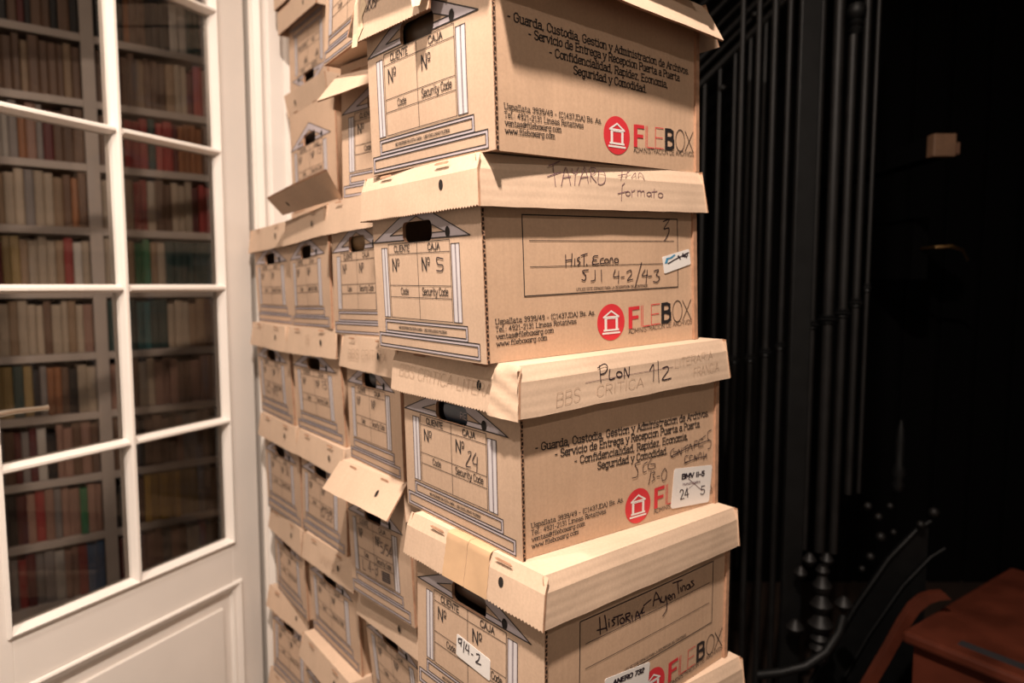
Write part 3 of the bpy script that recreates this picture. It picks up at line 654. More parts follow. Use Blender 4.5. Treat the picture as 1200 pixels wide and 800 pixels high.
    # lid
    if lid:
        ins = .0015; r = .0055; TH = .0032
        def warp(x, y, z, seed):   # metric lid coordinates -> world
            return tri(D, 'l', x/W_, y/L_, z/HL)-Vector((0, 0, 1))*((liddrop[0]*(1-x/W_)+liddrop[1]*x/W_))
        def flap(sp, amp, far=False):
            def f(s, tt, d, end):
                nz = amp*noise(s*.9, tt*1.2, sd)*(1 if tt < HL-r else 0)
                if end == 'E': nz += 0
                d2 = d-nz
                if tt < HL-r:
                    q = HL-r-tt; out = -q*math.sin(sp)+d2*math.cos(sp); z = HL-r-q*math.cos(sp)-d2*math.sin(sp)
                    if sp == 0: z = tt
                else:
                    a_ = min((tt-(HL-r))/r, PI/2); rr = r-d2
                    out = r-rr*math.cos(a_); z = HL-r+rr*math.sin(a_)
                    extra = (tt-(HL-r))-r*PI/2
                    if extra > 0: out = r+extra; z = HL-d2
                return out, z
            return f
        fe = flap(splay, .0010 if detail else .0006); fs_ = flap(sidesplay, .0008)
        def LE(s, tt, d):
            o_, z = fe(s, tt, d, 'E'); return warp(s, o_, z, sd)
        def LS(s, tt, d):
            o_, z = fs_(s, tt, d, 'S'); return warp(W_-ins-o_, s, z, sd)
        def LS2(s, tt, d):
            o_, z = fs_(s, tt, d, 'S'); return warp(ins+o_, L_-s, z, sd)
        def LE2(s, tt, d):
            o_, z = fs_(s, tt, d, 'S'); return warp(W_-s, L_-o_, z, sd)
        topT = HL-r+r*PI/2
        def outline(a, b_, teeth):
            pts = []
            nn = int((b_-a)/.0030) if teeth else 24
            for i in range(nn+1):
                x = a+(b_-a)*i/nn
                wob = .0010*noise(x*2.2, 0, sd*2)
                pts.append((x, wob+(.0022 if (teeth and i % 2) else 0)))
            if tear: pts = tear(pts, a, b_, teeth) or pts
            return pts+[(b_, topT), (a, topT)]
        teeth = detail >= 2
        lid_ = MB()
        fr = .0035
        panel(lid_, lambda s, tt, d: warp(s, tt, HL-d, sd), [(r+ins, r), (W_-r-ins, r), (W_-r-ins, L_-r), (r+ins, L_-r)], [], TH, CARDL, EDGE, .06)
        lo = lid_.build('lid', CARDL, t, off)
        ef = MB(); panel(ef, LE, outline(0, W_, teeth), [], TH, CARDL, EDGE, .02 if detail >= 2 else .035)
        eo = ef.build('end_flap', CARDL, lo, off)
        sf = MB(); panel(sf, LS, outline(.0025, L_-.0025, False), [], TH, CARDLS, EDGE, .02 if detail >= 2 else .04)
        so = sf.build('side_flap', CARDLS, lo, off)
        sf = MB(); panel(sf, LS2, outline(.0025, L_-.0025, False), [], TH, CARDLS, EDGE, .06); sf.build('side_flap', CARDLS, lo, off)
        ef = MB(); panel(ef, LE2, outline(0, W_, False), [], TH, CARDL, EDGE, .06); ef.build('end_flap', CARDL, lo, off)
        hx, hz = W_*.735, HL*.52
        hb = MB(); hb.quad([LE(hx+.0048*math.cos(a_), hz+.0068*math.sin(a_), -.0005) for a_ in [2*PI*i/14 for i in range(14)]])
        hb.build('finger_hole_shade', HOLE_SHADE, lo, off)  # flat black disc painted as the shaded hole, flap not pierced
        # the two slots along the front fold
        for c0 in (.25, .74):
            slot = MB()
            slot.quad([LE(W_*c0+dx, HL-r+dt, -.0005) for dx, dt in ((-.017, .0012), (-.012, -.0004), (.014, -.0008), (.018, .001), (.013, .0028), (-.012, .0030))])
            slot.build('fold_slot', EDGE, lo, off)
        fns.update(LE=LE, LS=LS)
        parts = dict(E=ep, S=spn, LE=lo, LS=lo)
    else: parts = dict(E=ep, S=spn)
    # handwriting and labels
    for (nm, face, key, w, mt, dd, sm) in scribbles:
        m_ = MB(); sx = {'E': WB, 'S': LB, 'LE': W_, 'LS': L_}[face]; sy = HB if face in 'ES' else HL
        for pl in TR[key]:
            q = [(x*sx, z*sy) for x, z in pl]
            if sm: q = smoothpl(q)
            ribbon(m_, fns[face], q, w, dd, step=.01, cap=w*.3)
        m_.build(nm, mt, parts[face], off)
    return t, fns, parts, off, D

def sticker(info, face, quad, name='paper_label', lab=None):
    t, fns, parts, off, D = info
    sx = {'E': WB, 'S': LB}[face]; f = fns[face]; q = [(x*sx, z*HB) for x, z in quad]
    mb = MB(); n = 6; th = -.0010
    def P(u, v, d):
        a = [(q[0][k]*(1-u)+q[1][k]*u)*(1-v)+(q[3][k]*(1-u)+q[2][k]*u)*v for k in (0, 1)]
        return f(a[0], a[1], d)
    panel(mb, lambda s, tt, d: P(s, tt, th+d), [(0.03, 0), (.97, 0), (1, .05), (1, .95), (.97, 1), (.03, 1), (0, .95), (0, .05)], [], .0004, PAPER, PAPER, .25)
    mb.build(name, PAPER, parts[face], off, label=lab)
    return P
# ------------------------------------------------------------------ room: wall plane, opening, floor
WO = Vector((-0.813, 2.005, 0)); WE = Vector((0.7915, 0.6112, 0)); WN = Vector((-0.6112, 0.7915, 0))  # WE along the wall, WN away from us
def wp(t, n, z): return WO+WE*t+WN*n+Vector((0, 0, z))
MW = Matrix(((WE.x, WN.x, 0, WO.x), (WE.y, WN.y, 0, WO.y), (0, 0, 1, 0), (0, 0, 0, 1)))
def struct(name, mb, mt, **k):
    o = mb.build(name, mt, None, **k); o['kind'] = 'structure'; return o
mb = MB(); mb.box((-6, -3, FLOOR-.05), (6, 6.5, FLOOR)); struct('floor', mb, FLOORM)
mb = MB(); mb.box((-6, -3, CEIL), (6, 6.5, CEIL+.05)); struct('ceiling', mb, CEILM)
mb = MB()
mb.box((.072, 0, FLOOR), (1.45, .12, CEIL), M=MW)
mb.box((-4.5, 0, FLOOR), (-.81, .12, CEIL), M=MW)
mb.box((-.81, 0, 1.28), (.072, .12, CEIL), M=MW)
struct('wall_left', mb, WALLP)
# moulded casing round the opening
mb = MB()
prof = [(0, 0), (.0, -.012), (.018, -.022), (.030, -.014), (.038, -.014), (.044, -.020), (.084, -.020), (.092, -.030), (.106, -.034), (.116, -.026), (.122, -.010), (.126, 0)]
def casing(t0, sgn, zt):
    n = len(mb.v)
    for z in (FLOOR, zt):
        for (a, b) in prof: mb.v.append(tuple(wp(t0+sgn*a, b, z)))
    k = len(prof)
    for i in range(k-1): mb.face([n+i, n+i+1, n+k+i+1, n+k+i])
    mb.face([n+k-1, n, n+k, n+2*k-1])
casing(.072, 1, 1.28); casing(-.81, -1, 1.28)
for (a, b), (c, d) in zip(prof, prof[1:]):
    mb.quad([wp(-.81-a, b, 1.28+a), wp(.072+a, b, 1.28+a), wp(.072+c, d, 1.28+c), wp(-.81-c, d, 1.28+c)])
struct('trim_1', mb, PAINT)
mb = MB(); mb.box((.064, -.004, FLOOR), (.074, .125, 1.28), M=MW); mb.box((-.812, -.004, FLOOR), (-.802, .125, 1.28), M=MW); mb.box((-.81, -.004, 1.275), (.072, .125, 1.285), M=MW)
struct('trim_2', mb, PAINT)
mb = MB(); mb.box((.20, -.018, FLOOR), (1.45, 0, FLOOR+.14), M=MW); mb.box((-4.5, -.018, FLOOR), (-.938, 0, FLOOR+.14), M=MW)
struct('baseboard_left', mb, PAINT, bevel=.004)

# ------------------------------------------------------------------ glazed door leaf, standing ajar
HG = Vector((-0.7693, 2.0376, 0)); DD = Vector((-0.4276, -0.9040, 0)).normalized(); DNv = Vector((-DD.y*-1, DD.x*-1, 0))
DN = Vector((0.9040, -0.4276, 0))      # normal on our side of the leaf
MD = Matrix(((DD.x, DN.x, 0, HG.x), (DD.y, DN.y, 0, HG.y), (0, 0, 1, 0), (0, 0, 0, 1)))   # x along leaf from the hinge, y towards us
DW, DT, DZ0, DZ1 = .809, -.042, FLOOR+.012, 1.264
G0, G1, Gm = .1094, .6997, .4040
ROWS = [-.747, -.390, -.009, .3684, .746, 1.124]
mb = MB()
mb.box((.006, DT, DZ0), (G0, 0, DZ1)); mb.box((G1, DT, DZ0), (DW, 0, DZ1))
mb.box((G0, DT, ROWS[-1]), (G1, 0, DZ1)); mb.box((G0, DT, -.867), (G1, 0, ROWS[0]))
mb.box((G0, DT, DZ0), (G1, 0, -1.30))
mb.box((.0805, DT, -1.30), (.7286, -.012, -.867))
door = MB(); door.v = [tuple(MD @ Vector(p)) for p in mb.v]; door.f = mb.f; door.mi = mb.mi
hinge0 = Vector((HG.x, HG.y, DZ0))
droot = bpy.data.objects.new('door_1', None); C.objects.link(droot); droot.location = hinge0; droot['kind'] = 'structure'
door.build('door_leaf', PAINT, droot, hinge0, bevel=.0015)
def bead(name, a, b, half=.0100, proud=.007, parent=droot):
    """moulded glazing bar between two points of the leaf plane (x, z)"""
    a3 = Vector((a[0], 0, a[1])); b3 = Vector((b[0], 0, b[1])); d = (b3-a3); L = d.length; d.normalize()
    s = d.cross(Vector((0, 1, 0)))
    pr = [(-half, -.036), (-half, -.010), (-half*.55, proud*.45), (-half*.3, proud), (half*.3, proud), (half*.55, proud*.45), (half, -.010), (half, -.036)]
    m_ = MB(); n = len(m_.v)
    for e in (a3, b3):
        for (u, y) in pr: p = e+s*u; m_.v.append(tuple(MD @ Vector((p.x, y, p.z))))
    k = len(pr)
    for i in range(k): j = (i+1) % k; m_.face([i, j, k+j, k+i])
    m_.face(list(range(k))); m_.face([k+i for i in range(k)])
    return m_.build(name, PAINT, parent, hinge0)
for z in ROWS[1:-1]:
    bead('glazing_bar', (G0-.004, z), (Gm-.011, z)); bead('glazing_bar', (Gm+.011, z), (G1+.004, z))
bead('glazing_bar', (Gm, ROWS[0]), (Gm, ROWS[-1]), half=.0112)
# sloped bead round the whole glass field
def frame_bead(name, x0, z0, x1, z1, wd, inw=0.004):
    m_ = MB()
    pr = [(0, 0.0), (0.002, .006), (.007, .008), (wd*.6, .002), (wd, -.012), (wd, -.03)]
    cs = [(x0, z0, 1, 1), (x1, z0, -1, 1), (x1, z1, -1, -1), (x0, z1, 1, -1)]
    k = len(pr)
    for (x, z, sx, sz) in cs:
        for (u, y) in pr: m_.v.append(tuple(MD @ Vector((x+sx*u, y, z+sz*u))))
    for i in range(4):
        j = (i+1) % 4
        for q in range(k-1): m_.face([i*k+q, j*k+q, j*k+q+1, i*k+q+1])
    return m_.build(name, PAINT, droot, hinge0)
frame_bead('glass_bead', G0-.010, ROWS[0]-.006, G1+.010, ROWS[-1]+.006, .016)
frame_bead('panel_moulding', .0805, -1.30, .7286, -.867, .034)
m_ = MB(); m_.box((.142, -.012, -1.24), (.667, -.004, -.932)); mm = MB(); mm.v = [tuple(MD @ Vector(p)) for p in m_.v]; mm.f = m_.f; mm.mi = m_.mi
mm.build('raised_field', PAINT, droot, hinge0, bevel=.004)
for i in range(5):
    for (a, b) in ((G0+.004, Gm-.012), (Gm+.012, G1-.004)):
        m_ = MB(); m_.box((a-.004, -.024, ROWS[i]+.008), (b+.004, -.020, ROWS[i+1]-.008), M=MD)
        m_.build('glass_pane', GLASS, droot, hinge0)
# lever handle
m_ = MB()
m_.box((.735, 0, -.37), (.775, .004, -.15), M=MD)
m_.build('handle_plate', BRASS, droot, hinge0, bevel=.0015)
hz_ = -.260
pl = [(.755, .003, hz_), (.755, .045, hz_), (.745, .052, hz_), (.70, .053, hz_+.002), (.640, .052, hz_-.001), (.632, .052, hz_-.001)]
m_ = MB(); m_.tube([MD @ Vector(p) for p in pl], [.009, .009, .008, .006, .0055, .007], 12)
m_.build('lever_handle', mat('pale_metal', (.62, .55, .45), .25, metal=.9), droot, hinge0, smooth=True)

# ------------------------------------------------------------------ bookcase in the next room
BQ = Vector((-1.535, 2.551, 0))          # foot of the visible upright, front edge
MBk = Matrix(((WE.x, WN.x, 0, BQ.x), (WE.y, WN.y, 0, BQ.y), (0, 0, 1, 0), (0, 0, 0, 1)))
SHZ = [2.551*k for k in (.3534, .2628, .1731, .0822, -.0078, -.0978, -.1853, -.2780, -.3668, -.4583)]
SHZ = [SHZ[0]+.475, SHZ[0]+.235]+SHZ
broot = empty('bookcase', tuple(BQ+Vector((0, 0, FLOOR))), 'white painted bookcase full of books behind the glazed door', 'bookcase')
bo = BQ+Vector((0, 0, FLOOR))
for t0 in (-.86, 0, .86):
    m_ = MB(); m_.box((t0-.021, 0, FLOOR), (t0+.021, .30, SHZ[0]+.02), M=MBk); m_.build('upright', SHELF, broot, bo, bevel=.001)
for z in SHZ:
    for (a, b) in ((-.839, -.021), (.021, .839)):
        m_ = MB(); m_.box((a, .004, z-.028), (b, .30, z-.001), M=MBk); m_.build('shelf_board', SHELF, broot, bo, bevel=.001)
m_ = MB(); m_.box((-.88, .30, FLOOR), (.88, .315, SHZ[0]+.02), M=MBk); m_.build('back_board', mat('bookcase_back', (.10, .08, .07), .8), broot, bo)
m_ = MB(); m_.box((-.88, -.012, FLOOR), (.88, .29, SHZ[-1]-.029), M=MBk); m_.build('plinth', SHELF, broot, bo)
mb = MB(); mb.box((-5.5, .34, FLOOR), (4.2, .44, CEIL), M=MBk); struct('wall_back', mb, WALLP)

BC = {'k': ('black', (.015, .013, .014)), 'g': ('grey', (.23, .20, .19)), 'b': ('brown', (.16, .085, .05)), 'c': ('cream', (.46, .36, .26)), 't': ('tan', (.33, .21, .12)),
      'r': ('red', (.36, .03, .025)), 'd': ('dark red', (.13, .018, .018)), 'o': ('orange brown', (.34, .12, .035)), 'n': ('dark green', (.018, .055, .05)), 'G': ('green', (.03, .20, .08)),
      'y': ('yellow', (.52, .30, .03)), 'Y': ('mustard', (.33, .22, .07)), 'p': ('pinkish brown', (.34, .18, .13)), 'w': ('off-white', (.52, .47, .42)), 'u': ('blue', (.04, .12, .25)), 'v': ('dark purple', (.07, .035, .09)), 'T': ('teal', (.03, .17, .19))}
BM = {k: mat('book_'+v[0].replace(' ', '_').replace('-', '_'), tuple(.10*sum(v[1])/3+.62*c for c in v[1]), .55, var=.18, scale=14, objvar=.16) for k, v in BC.items()}
# one string per compartment; each letter is one book, left to right.  Left bay first, then the right bay.
SHELVES = [
 ('', 'kbkob'),
 ('kbgkbdkbbkbkb', 'kkobkkwnggk'),
 ('dbbbbtbbbbtbb', 'bbbtbbtcdrppg'),
 ('bkwwgopgdbbbb', 'bbrrnrdooobkt'),
 ('kbtccgcctbobk', 'cctrcbbccdrugc'),
 ('ddYYtccctrwcv', 'cctGtcnnnnnngk'),
 ('cctcccbcctcpc', 'nnnTnnccttbrdn'),
 ('YYnYkgoobkccp', 'ppbcpppbpppgbp'),
 ('gbdgdwkppbpbk', 'bbkbbbpgbbkbtp'),
 ('gkdprpgppGppb', 'kkbyyyyYYgbtgb'),
 ('ggrdggwppruup', 'dbppgppwrkkppb'),
]
ORD = ['', 'topmost visible', 'second visible', 'third visible', 'fourth visible', 'fifth visible', 'sixth visible', 'seventh visible', 'eighth visible', 'ninth visible', 'lowest']
rb = random.Random(3)
NUM = ['first', 'second', 'third', 'fourth', 'fifth', 'sixth', 'seventh', 'eighth', 'ninth', 'tenth', 'eleventh', 'twelfth', 'thirteenth', 'fourteenth', 'fifteenth', 'sixteenth', 'seventeenth', 'eighteenth']
nb_ = 0
for si, (lf, rt) in enumerate(SHELVES):
    if si == 0: continue
    zb = SHZ[si+1]
    for bay, s in (('left', lf), ('right', rt)):
        if bay == 'left': span = (-.335, -.0235)
        else: span = (.0235, .50)
        nn_ = 12 if bay == 'left' else 18
        if s: s = ''.join(s[int(i*len(s)/nn_)] for i in range(nn_))
        made = []; n_ = len(s); ws = [rb.uniform(.75, 1.3) for _ in s]; tot = sum(ws); x = span[0]
        for ch, wdt in zip(s, ws):
            full = (span[1]-span[0])*wdt/tot; wd = full-.0008
            nsub = 1
            for q_ in range(nsub):
                w2 = full/nsub-.0006
                av = SHZ[si]-.0295-zb; hh = av*rb.uniform(.86, .975); 
                if ch in 'nyY': hh = av*.95
                if ch in 'kd': hh = av*rb.uniform(.80, .97)
                dep = rb.uniform(.008, .028); xx = x+full/nsub*q_
                o0 = MBk @ Vector((xx+w2/2, dep+.07, zb))
                m_ = MB()
                pr = [(-w2/2, .0), (-w2*.30, -.003), (w2*.30, -.003), (w2/2, .0), (w2/2, .14), (-w2/2, .14)]
                for z in (0, hh):
                    for (u, v_) in pr: m_.v.append(tuple(WE*u+WN*(v_-.07)+Vector((0, 0, z))))
                for i in range(6): j = (i+1) % 6; m_.face([i, j, 6+j, 6+i])
                m_.face([5, 4, 3, 2, 1, 0]); m_.face([6, 7, 8, 9, 10, 11])
                o = m_.build('book', BM[ch]); o.location = o0+Vector((0, 0, .0005))
                col = BC[ch][0]
                made.append((o, col)); nb_ += 1
            x += full
        if bay == 'left': made.reverse()
        for q_, (o, col) in enumerate(made):
            tag(o, '%s book, %s %s of the upright, %s shelf' % (col, NUM[q_], bay, ORD[si]), 'book', 'books on the %s shelf of the bookcase' % ORD[si])

# unseen corridor lamp, added so the books get some light
for (tx, e) in ((-1.0, 5.0), (.6, 3.5)):
    pass
lc = wp(-.55, .42, CEIL-.03)
lr = empty('ceiling_lamp', tuple(lc+Vector((0, 0, .03))), 'unseen small round ceiling lamp added to light the bookcase in the next room', 'lamp')
m_ = MB(); m_.tube([(0, 0, -.02), (0, 0, -.0005)], .07, 24); m_.build('lamp_housing', PAINT, lr, smooth=True)
area('corridor_fill_light', (0, 0, -.022), .12, 1.7, (1.0, .80, .62), parent=lr)

# ------------------------------------------------------------------ lamps of this room
for i, (x, y, wt, rad) in enumerate(LAMPS):
    nm = ['over the front stack of boxes', 'to the right, near the stairs', 'added unseen as left fill, near the glazed door'][i]
    lr = empty('ceiling_lamp', (x, y, CEIL), 'round recessed ceiling lamp '+nm, 'lamp', 'ceiling lamps')
    m_ = MB(); m_.tube([(0, 0, -.012), (0, 0, -.0005)], [rad+.02, rad+.025], 28); m_.build('lamp_rim', PAINT, lr, smooth=True)
    m_ = MB(); m_.tube([(0, 0, -.015), (0, 0, -.012)], rad, 28); m_.build('lamp_glass', GLOW, lr)
    area('lamp_light', (0, 0, -.017), rad*2, wt, LAMP_COL, parent=lr)

# ------------------------------------------------------------------ the boxes
I = {}
def tear_a(pts, a, b, teeth):
    # the front flap of the top lid: hangs low and is torn away towards the near corner
    if not teeth: return None
    out = []
    for i, (x, z) in enumerate(pts):
        u = x/W_
        if u < .62: z = -(.0125+.004*u)+(.0012 if i % 2 else 0)
        elif u < .68: z = .004*math.sin(u*90)+.006
        else: z = .020+.004*math.sin(u*60)+.002*math.sin(u*171)
        out.append((x, z))
    return out
I['A'] = archive_box('A', 'top visible box of the front stack, under a torn lid hanging low on its left', 'text', sidesplay=.42, tear=tear_a)
I['Z'] = archive_box('Z', 'box above the torn lid of the front stack, outside the top edge', 'text', detail=0)
I['B'] = archive_box('B', 'second box of the front stack, side handwritten "Hist. Econo SJI 4-2/4-3"', 'lined',
    scribbles=[('marker_writing', 'S', 'hist_econo', .0016, MARK, -.0009, True), ('marker_writing', 'LS', 'fayard', .0012, MARK2, -.0006, True), ('marker_number', 'E', 'five', .0017, MARK, -.0009, True)])
I['C'] = archive_box('C', 'third box of the front stack, "PLON 1/2" written on the side of its lid', 'text',
    scribbles=[('marker_writing', 'LS', 'plon', .0017, MARK, -.0007, True), ('pen_line', 'LS', 'plon_under', .0006, MARK2, -.0006, False), ('marker_writing', 'S', 'scg', .0013, MARK, -.0009, True), ('marker_number', 'E', 'twentyfour', .0015, MARK, -.0009, True)])
I['D'] = archive_box('D', 'fourth box of the front stack, taped lid and "Historia Argentina" written on its side', 'lined',
    scribbles=[('marker_writing', 'S', 'historia', .0019, MARK, -.0009, True)])
I['E'] = archive_box('E', 'fifth box of the front stack, only its lid corner showing at the bottom edge', 'text')
I['F'] = archive_box('F', 'sixth box of the front stack, second from the floor', 'lined', detail=0)
I['G'] = archive_box('G', 'lowest box of the front stack, on the floor', 'lined', detail=0)
side_ = None
def rowbox(n, label, **k):
    I[n] = archive_box(n, label, side_, **k)
rowbox('B2', 'box with a brown roll in its handle, behind the second front box', detail=1)
rowbox('B3', 'middle box of the row level with the second front box, bent flap above it', detail=1)
rowbox('B4', 'topmost box of the leftmost stack, beside the door casing', detail=1)
rowbox('C2', 'box with faint pencil writing on its lid, behind the third front box', detail=1)
rowbox('C3', 'box with a faint 15 on its lid, level with the third front box', detail=1)
rowbox('C4', 'second box from the top in the leftmost stack, beside the door casing', detail=1)
rowbox('D2', 'box with a pale splayed lid flap, left of the fourth front box', detail=1, splay=.62)
rowbox('D3', 'third box down in the stack next to the leftmost one, handwritten form', detail=1)
rowbox('D4', 'third box from the top in the leftmost stack, handwritten form', detail=1)
rowbox('E2', 'box with a black handle slot at the bottom edge, left of the taped front box', detail=1)
rowbox('E3', 'box with pencil scrawl on its lid, two below the one marked 15', detail=1)
rowbox('E4', 'fourth box from the top in the leftmost stack', detail=1)
rowbox('F2', 'hidden lower box under the one left of the taped front box', detail=0)
rowbox('F3', 'box with a bright lid top at the bottom edge, second stack from the left', detail=1)
rowbox('F4', 'fifth box from the top in the leftmost stack, bright slotted lid fold', detail=1)
rowbox('G2', 'floor box of the stack right behind the front stack', detail=0)
rowbox('G3', 'floor box of the second stack from the left', detail=0)
rowbox('G4', 'lowest box of the leftmost stack, only its lid showing', detail=1)
rowbox('X2', 'box with a raised creased lid flap, left of the top box of the front stack', detail=1, splay=.58, liddrop=(.022, .018))
rowbox('X3', 'open lidless box with a handwritten form, above the bent flap', detail=1, lid=False)
rowbox('W2', 'box at the top edge, tipped forward so its slotted underside shows', detail=1)
rowbox('W3', 'box standing upside down on the lidless box, top left of the pile', detail=1, invert=True)

# extra writing
def scr(key, face, n, w, mt, name='pencil_writing', sm=True):
    t, fns, parts, off, D = I[n]; m_ = MB(); sx = {'E': WB, 'S': LB, 'LE': W_, 'LS': L_}[face]; sy = HB if face in 'ES' else HL
    for pl in TR[key]:
        q = [(x*sx, z*sy) for x, z in pl]; q = smoothpl(q) if sm else q
        ribbon(m_, fns[face], q, w, -.0016, step=.01)
    return m_.build(name, mt, parts[face], off)
def wr(n, face, txt, p0, p1, h, w, mt, name='pencil_writing', slant=.15):
    t, fns, parts, off, D = I[n]; m_ = MB(); sx = {'E': WB, 'S': LB, 'LE': W_, 'LS': L_}[face]; sy = HB if face in 'ES' else HL
    write(m_, fns[face], txt, (p0[0]*sx, p0[1]*sy), (p1[0]*sx, p1[1]*sy), h, w, -.0008, mt=None, slant=slant)
    return m_.build(name, mt, parts[face], off)
wr('C', 'LS', 'BBS', (.135, .12), (.235, .16), .017, .0007, PENCIL)
wr('C', 'LS', 'CRITICA', (.30, .17), (.52, .20), .014, .0007, PENCIL)
wr('C', 'LS', 'LITERARIA', (.68, .50), (.90, .58), .012, .0007, PENCIL)
wr('C', 'LS', 'FRANCIA', (.78, .20), (.93, .26), .014, .0007, PENCIL)
wr('C', 'LE', 'BBS CRITICA LITERARIA', (.07, .40), (.95, .30), .017, .0007, PENCIL)
wr('C2', 'LE', 'BBS CRITICA', (.18, .30), (.86, .42), .018, .0013, PENCIL)
wr('C3', 'LE', '15', (.42, .42), (.52, .42), .020, .0014, PENCIL)
wr('E3', 'LE', 'VV/15', (.38, .30), (.66, .30), .022, .0014, PENCIL)
wr('D2', 'E', '5/54', (.56, .43), (.74, .43), .020, .0016, MARK, 'marker_number')
wr('D2', 'E', 'L 4-3', (.22, .22), (.50, .24), .020, .0016, MARK, 'marker_number')
m_ = MB(); t, fns, parts, off, D = I['D2']
for k_ in range(5): ribbon(m_, fns['E'], [(WB*.56, HB*(.225+.016*k_)), (WB*.69, HB*(.23+.016*k_))], .0028, -.0008)
m_.build('crossed_out_block', MARK, parts['E'], off)
wr('C4', 'E', '7', (.60, .47), (.68, .47), .018, .0016, MARK, 'marker_number')
wr('C4', 'E', 'Nov 1975', (.20, .24), (.60, .25), .014, .0013, MARK, 'marker_writing')
wr('C3', 'E', '15', (.60, .47), (.72, .47), .018, .0016, MARK, 'marker_number')
wr('D4', 'E', '36', (.60, .47), (.70, .47), .018, .0016, MARK, 'marker_number')
wr('D3', 'E', '5/32', (.45, .25), (.72, .25), .018, .0016, MARK, 'marker_number')
wr('X3', 'E', '73', (.61, .48), (.71, .48), .022, .0018, MARK, 'marker_number')
# paper labels
P = sticker(I['C'], 'S', [(0.713, 0.041), (0.952, 0.014), (0.971, 0.244), (0.73, 0.281)], lab='white square label with crossed-out writing')
m_ = MB(); fl = lambda s, t_, d: P(s, t_, d)
write(m_, lambda s, t_, d: P(s, t_, -.0014), 'BMV II-5', (.20, .72), (.80, .74), .12, .030, 0, step=.2)
write(m_, lambda s, t_, d: P(s, t_, -.0014), '24', (.20, .20), (.44, .24), .24, .022, 0, step=.2)
write(m_, lambda s, t_, d: P(s, t_, -.0014), '5', (.72, .24), (.86, .24), .22, .022, 0, step=.2)
m_.build('label_writing', MARK, I['C'][2]['S'], I['C'][3])
m_ = MB(); write(m_, lambda s, t_, d: P(s, t_, -.0014), 'Humanidades', (.24, .55), (.70, .56), .07, .008, 0, step=.2)
ribbon(m_, lambda s, t_, d: P(s, t_, -.0014), [(.36, .72), (.78, .34)], .012, 0, step=.2); ribbon(m_, lambda s, t_, d: P(s, t_, -.0014), [(.36, .42), (.60, .60)], .008, 0, step=.2)
m_.build('label_writing', MARK2, I['C'][2]['S'], I['C'][3])
P = sticker(I['B'], 'S', [(0.813, 0.412), (0.971, 0.465), (0.961, 0.558), (0.802, 0.511)], lab='small white label with struck-out writing')
m_ = MB(); f_ = lambda s, t_, d: P(s, t_, -.0014)
ribbon(m_, f_, [(.18, .52), (.40, .62), (.95, .78)], .07, 0, step=.2); write(m_, f_, '1 4p', (.58, .52), (.94, .60), .28, .04, 0, step=.2)
m_.build('label_writing', MARK, I['B'][2]['S'], I['B'][3])
m_ = MB(); ribbon(m_, f_, [(.10, .60), (.16, .82), (.30, .80), (.42, .90)], .09, 0, step=.2); m_.build('blue_stroke', BLUE, I['B'][2]['S'], I['B'][3])
P = sticker(I['D'], 'S', [(.272, .130), (.495, .080), (0.506, 0.274), (0.272, 0.322)], lab='white label with black capitals')
m_ = MB(); f_ = lambda s, t_, d: P(s, t_, -.0014)
write(m_, f_, 'ANERO 732', (.16, .74), (.86, .76), .13, .030, 0, step=.2, slant=.1); m_.build('label_writing', MARK, I['D'][2]['S'], I['D'][3])
sticker(I['D'], 'E', [(0.361, 0.329), (0.63, 0.309), (0.634, 0.426), (0.368, 0.454)], lab='white slip numbered 9/4-2')
o = scr('nine', 'E', 'D', .0017, MARK, 'marker_number')
# packing tape over the lid of the fourth box
t, fns, parts, off, D = I['D']; LEf = fns['LE']
for (a, b) in ((.33, .488), (.490, .65)):
    m_ = MB(); n_ = 6; rows = 16; z1_ = HL+.012
    for j in range(rows+1):
        for i in range(n_+1):
            m_.v.append(tuple(LEf(W_*(a+(b-a)*i/n_)+.0006*math.sin(j*2.1+i), .001+z1_*j/rows, -.0006)))
    for j in range(rows):
        for i in range(n_): q = j*(n_+1)+i; m_.face([q, q+1, q+n_+2, q+n_+1])
    m_.build('packing_tape', TAPE, parts['LE'], off, smooth=True)
# crumpled paper corner on the lid of the third box
t, fns, parts, off, D = I['C']; LEf = fns['LE']
m_ = MB(); rows = 12; n_ = 6
for j in range(rows+1):
    v_ = j/rows
    for i in range(n_+1):
        u = i/n_; x0 = .80+.06*v_
        m_.v.append(tuple(LEf(W_*(x0+(1.004-x0)*u), -.002+(HL+.002)*v_, -.0012-.0016*abs(math.sin(u*9+v_*3))-.0008*math.sin(v_*17+u*5))))
for j in range(rows):
    for i in range(n_): q = j*(n_+1)+i; m_.face([q, q+1, q+n_+2, q+n_+1])
m_.build('crumpled_tape_corner', CARDL, parts['LE'], off, smooth=True)
# torn paper layers and scribble on the lid of the top box
t, fns, parts, off, D = I['A']; LEf = fns['LE']
m_ = MB()
pts = [(.0, -.27), (.05, -.29), (.06, -.14), (.10, .06), (.085, .3), (.12, .5), (.09, .7), (.11, .9), (.08, 1.0), (.0, 1.0)]
m_.quad([LEf(W_*x, HL*z, -.0010) for x, z in pts]); m_.build('torn_layer', TORN, parts['LE'], off)
m_ = MB(); r2 = random.Random(5)
for k_ in range(7):
    x0 = .12+.012*k_
    ribbon(m_, LEf, smoothpl([(W_*(x0+r2.uniform(-.02, .02)), HL*(.35+.11*j)) for j in range(6)]), .0012, -.0008)
m_.build('marker_scribble', MARK, parts['LE'], off)

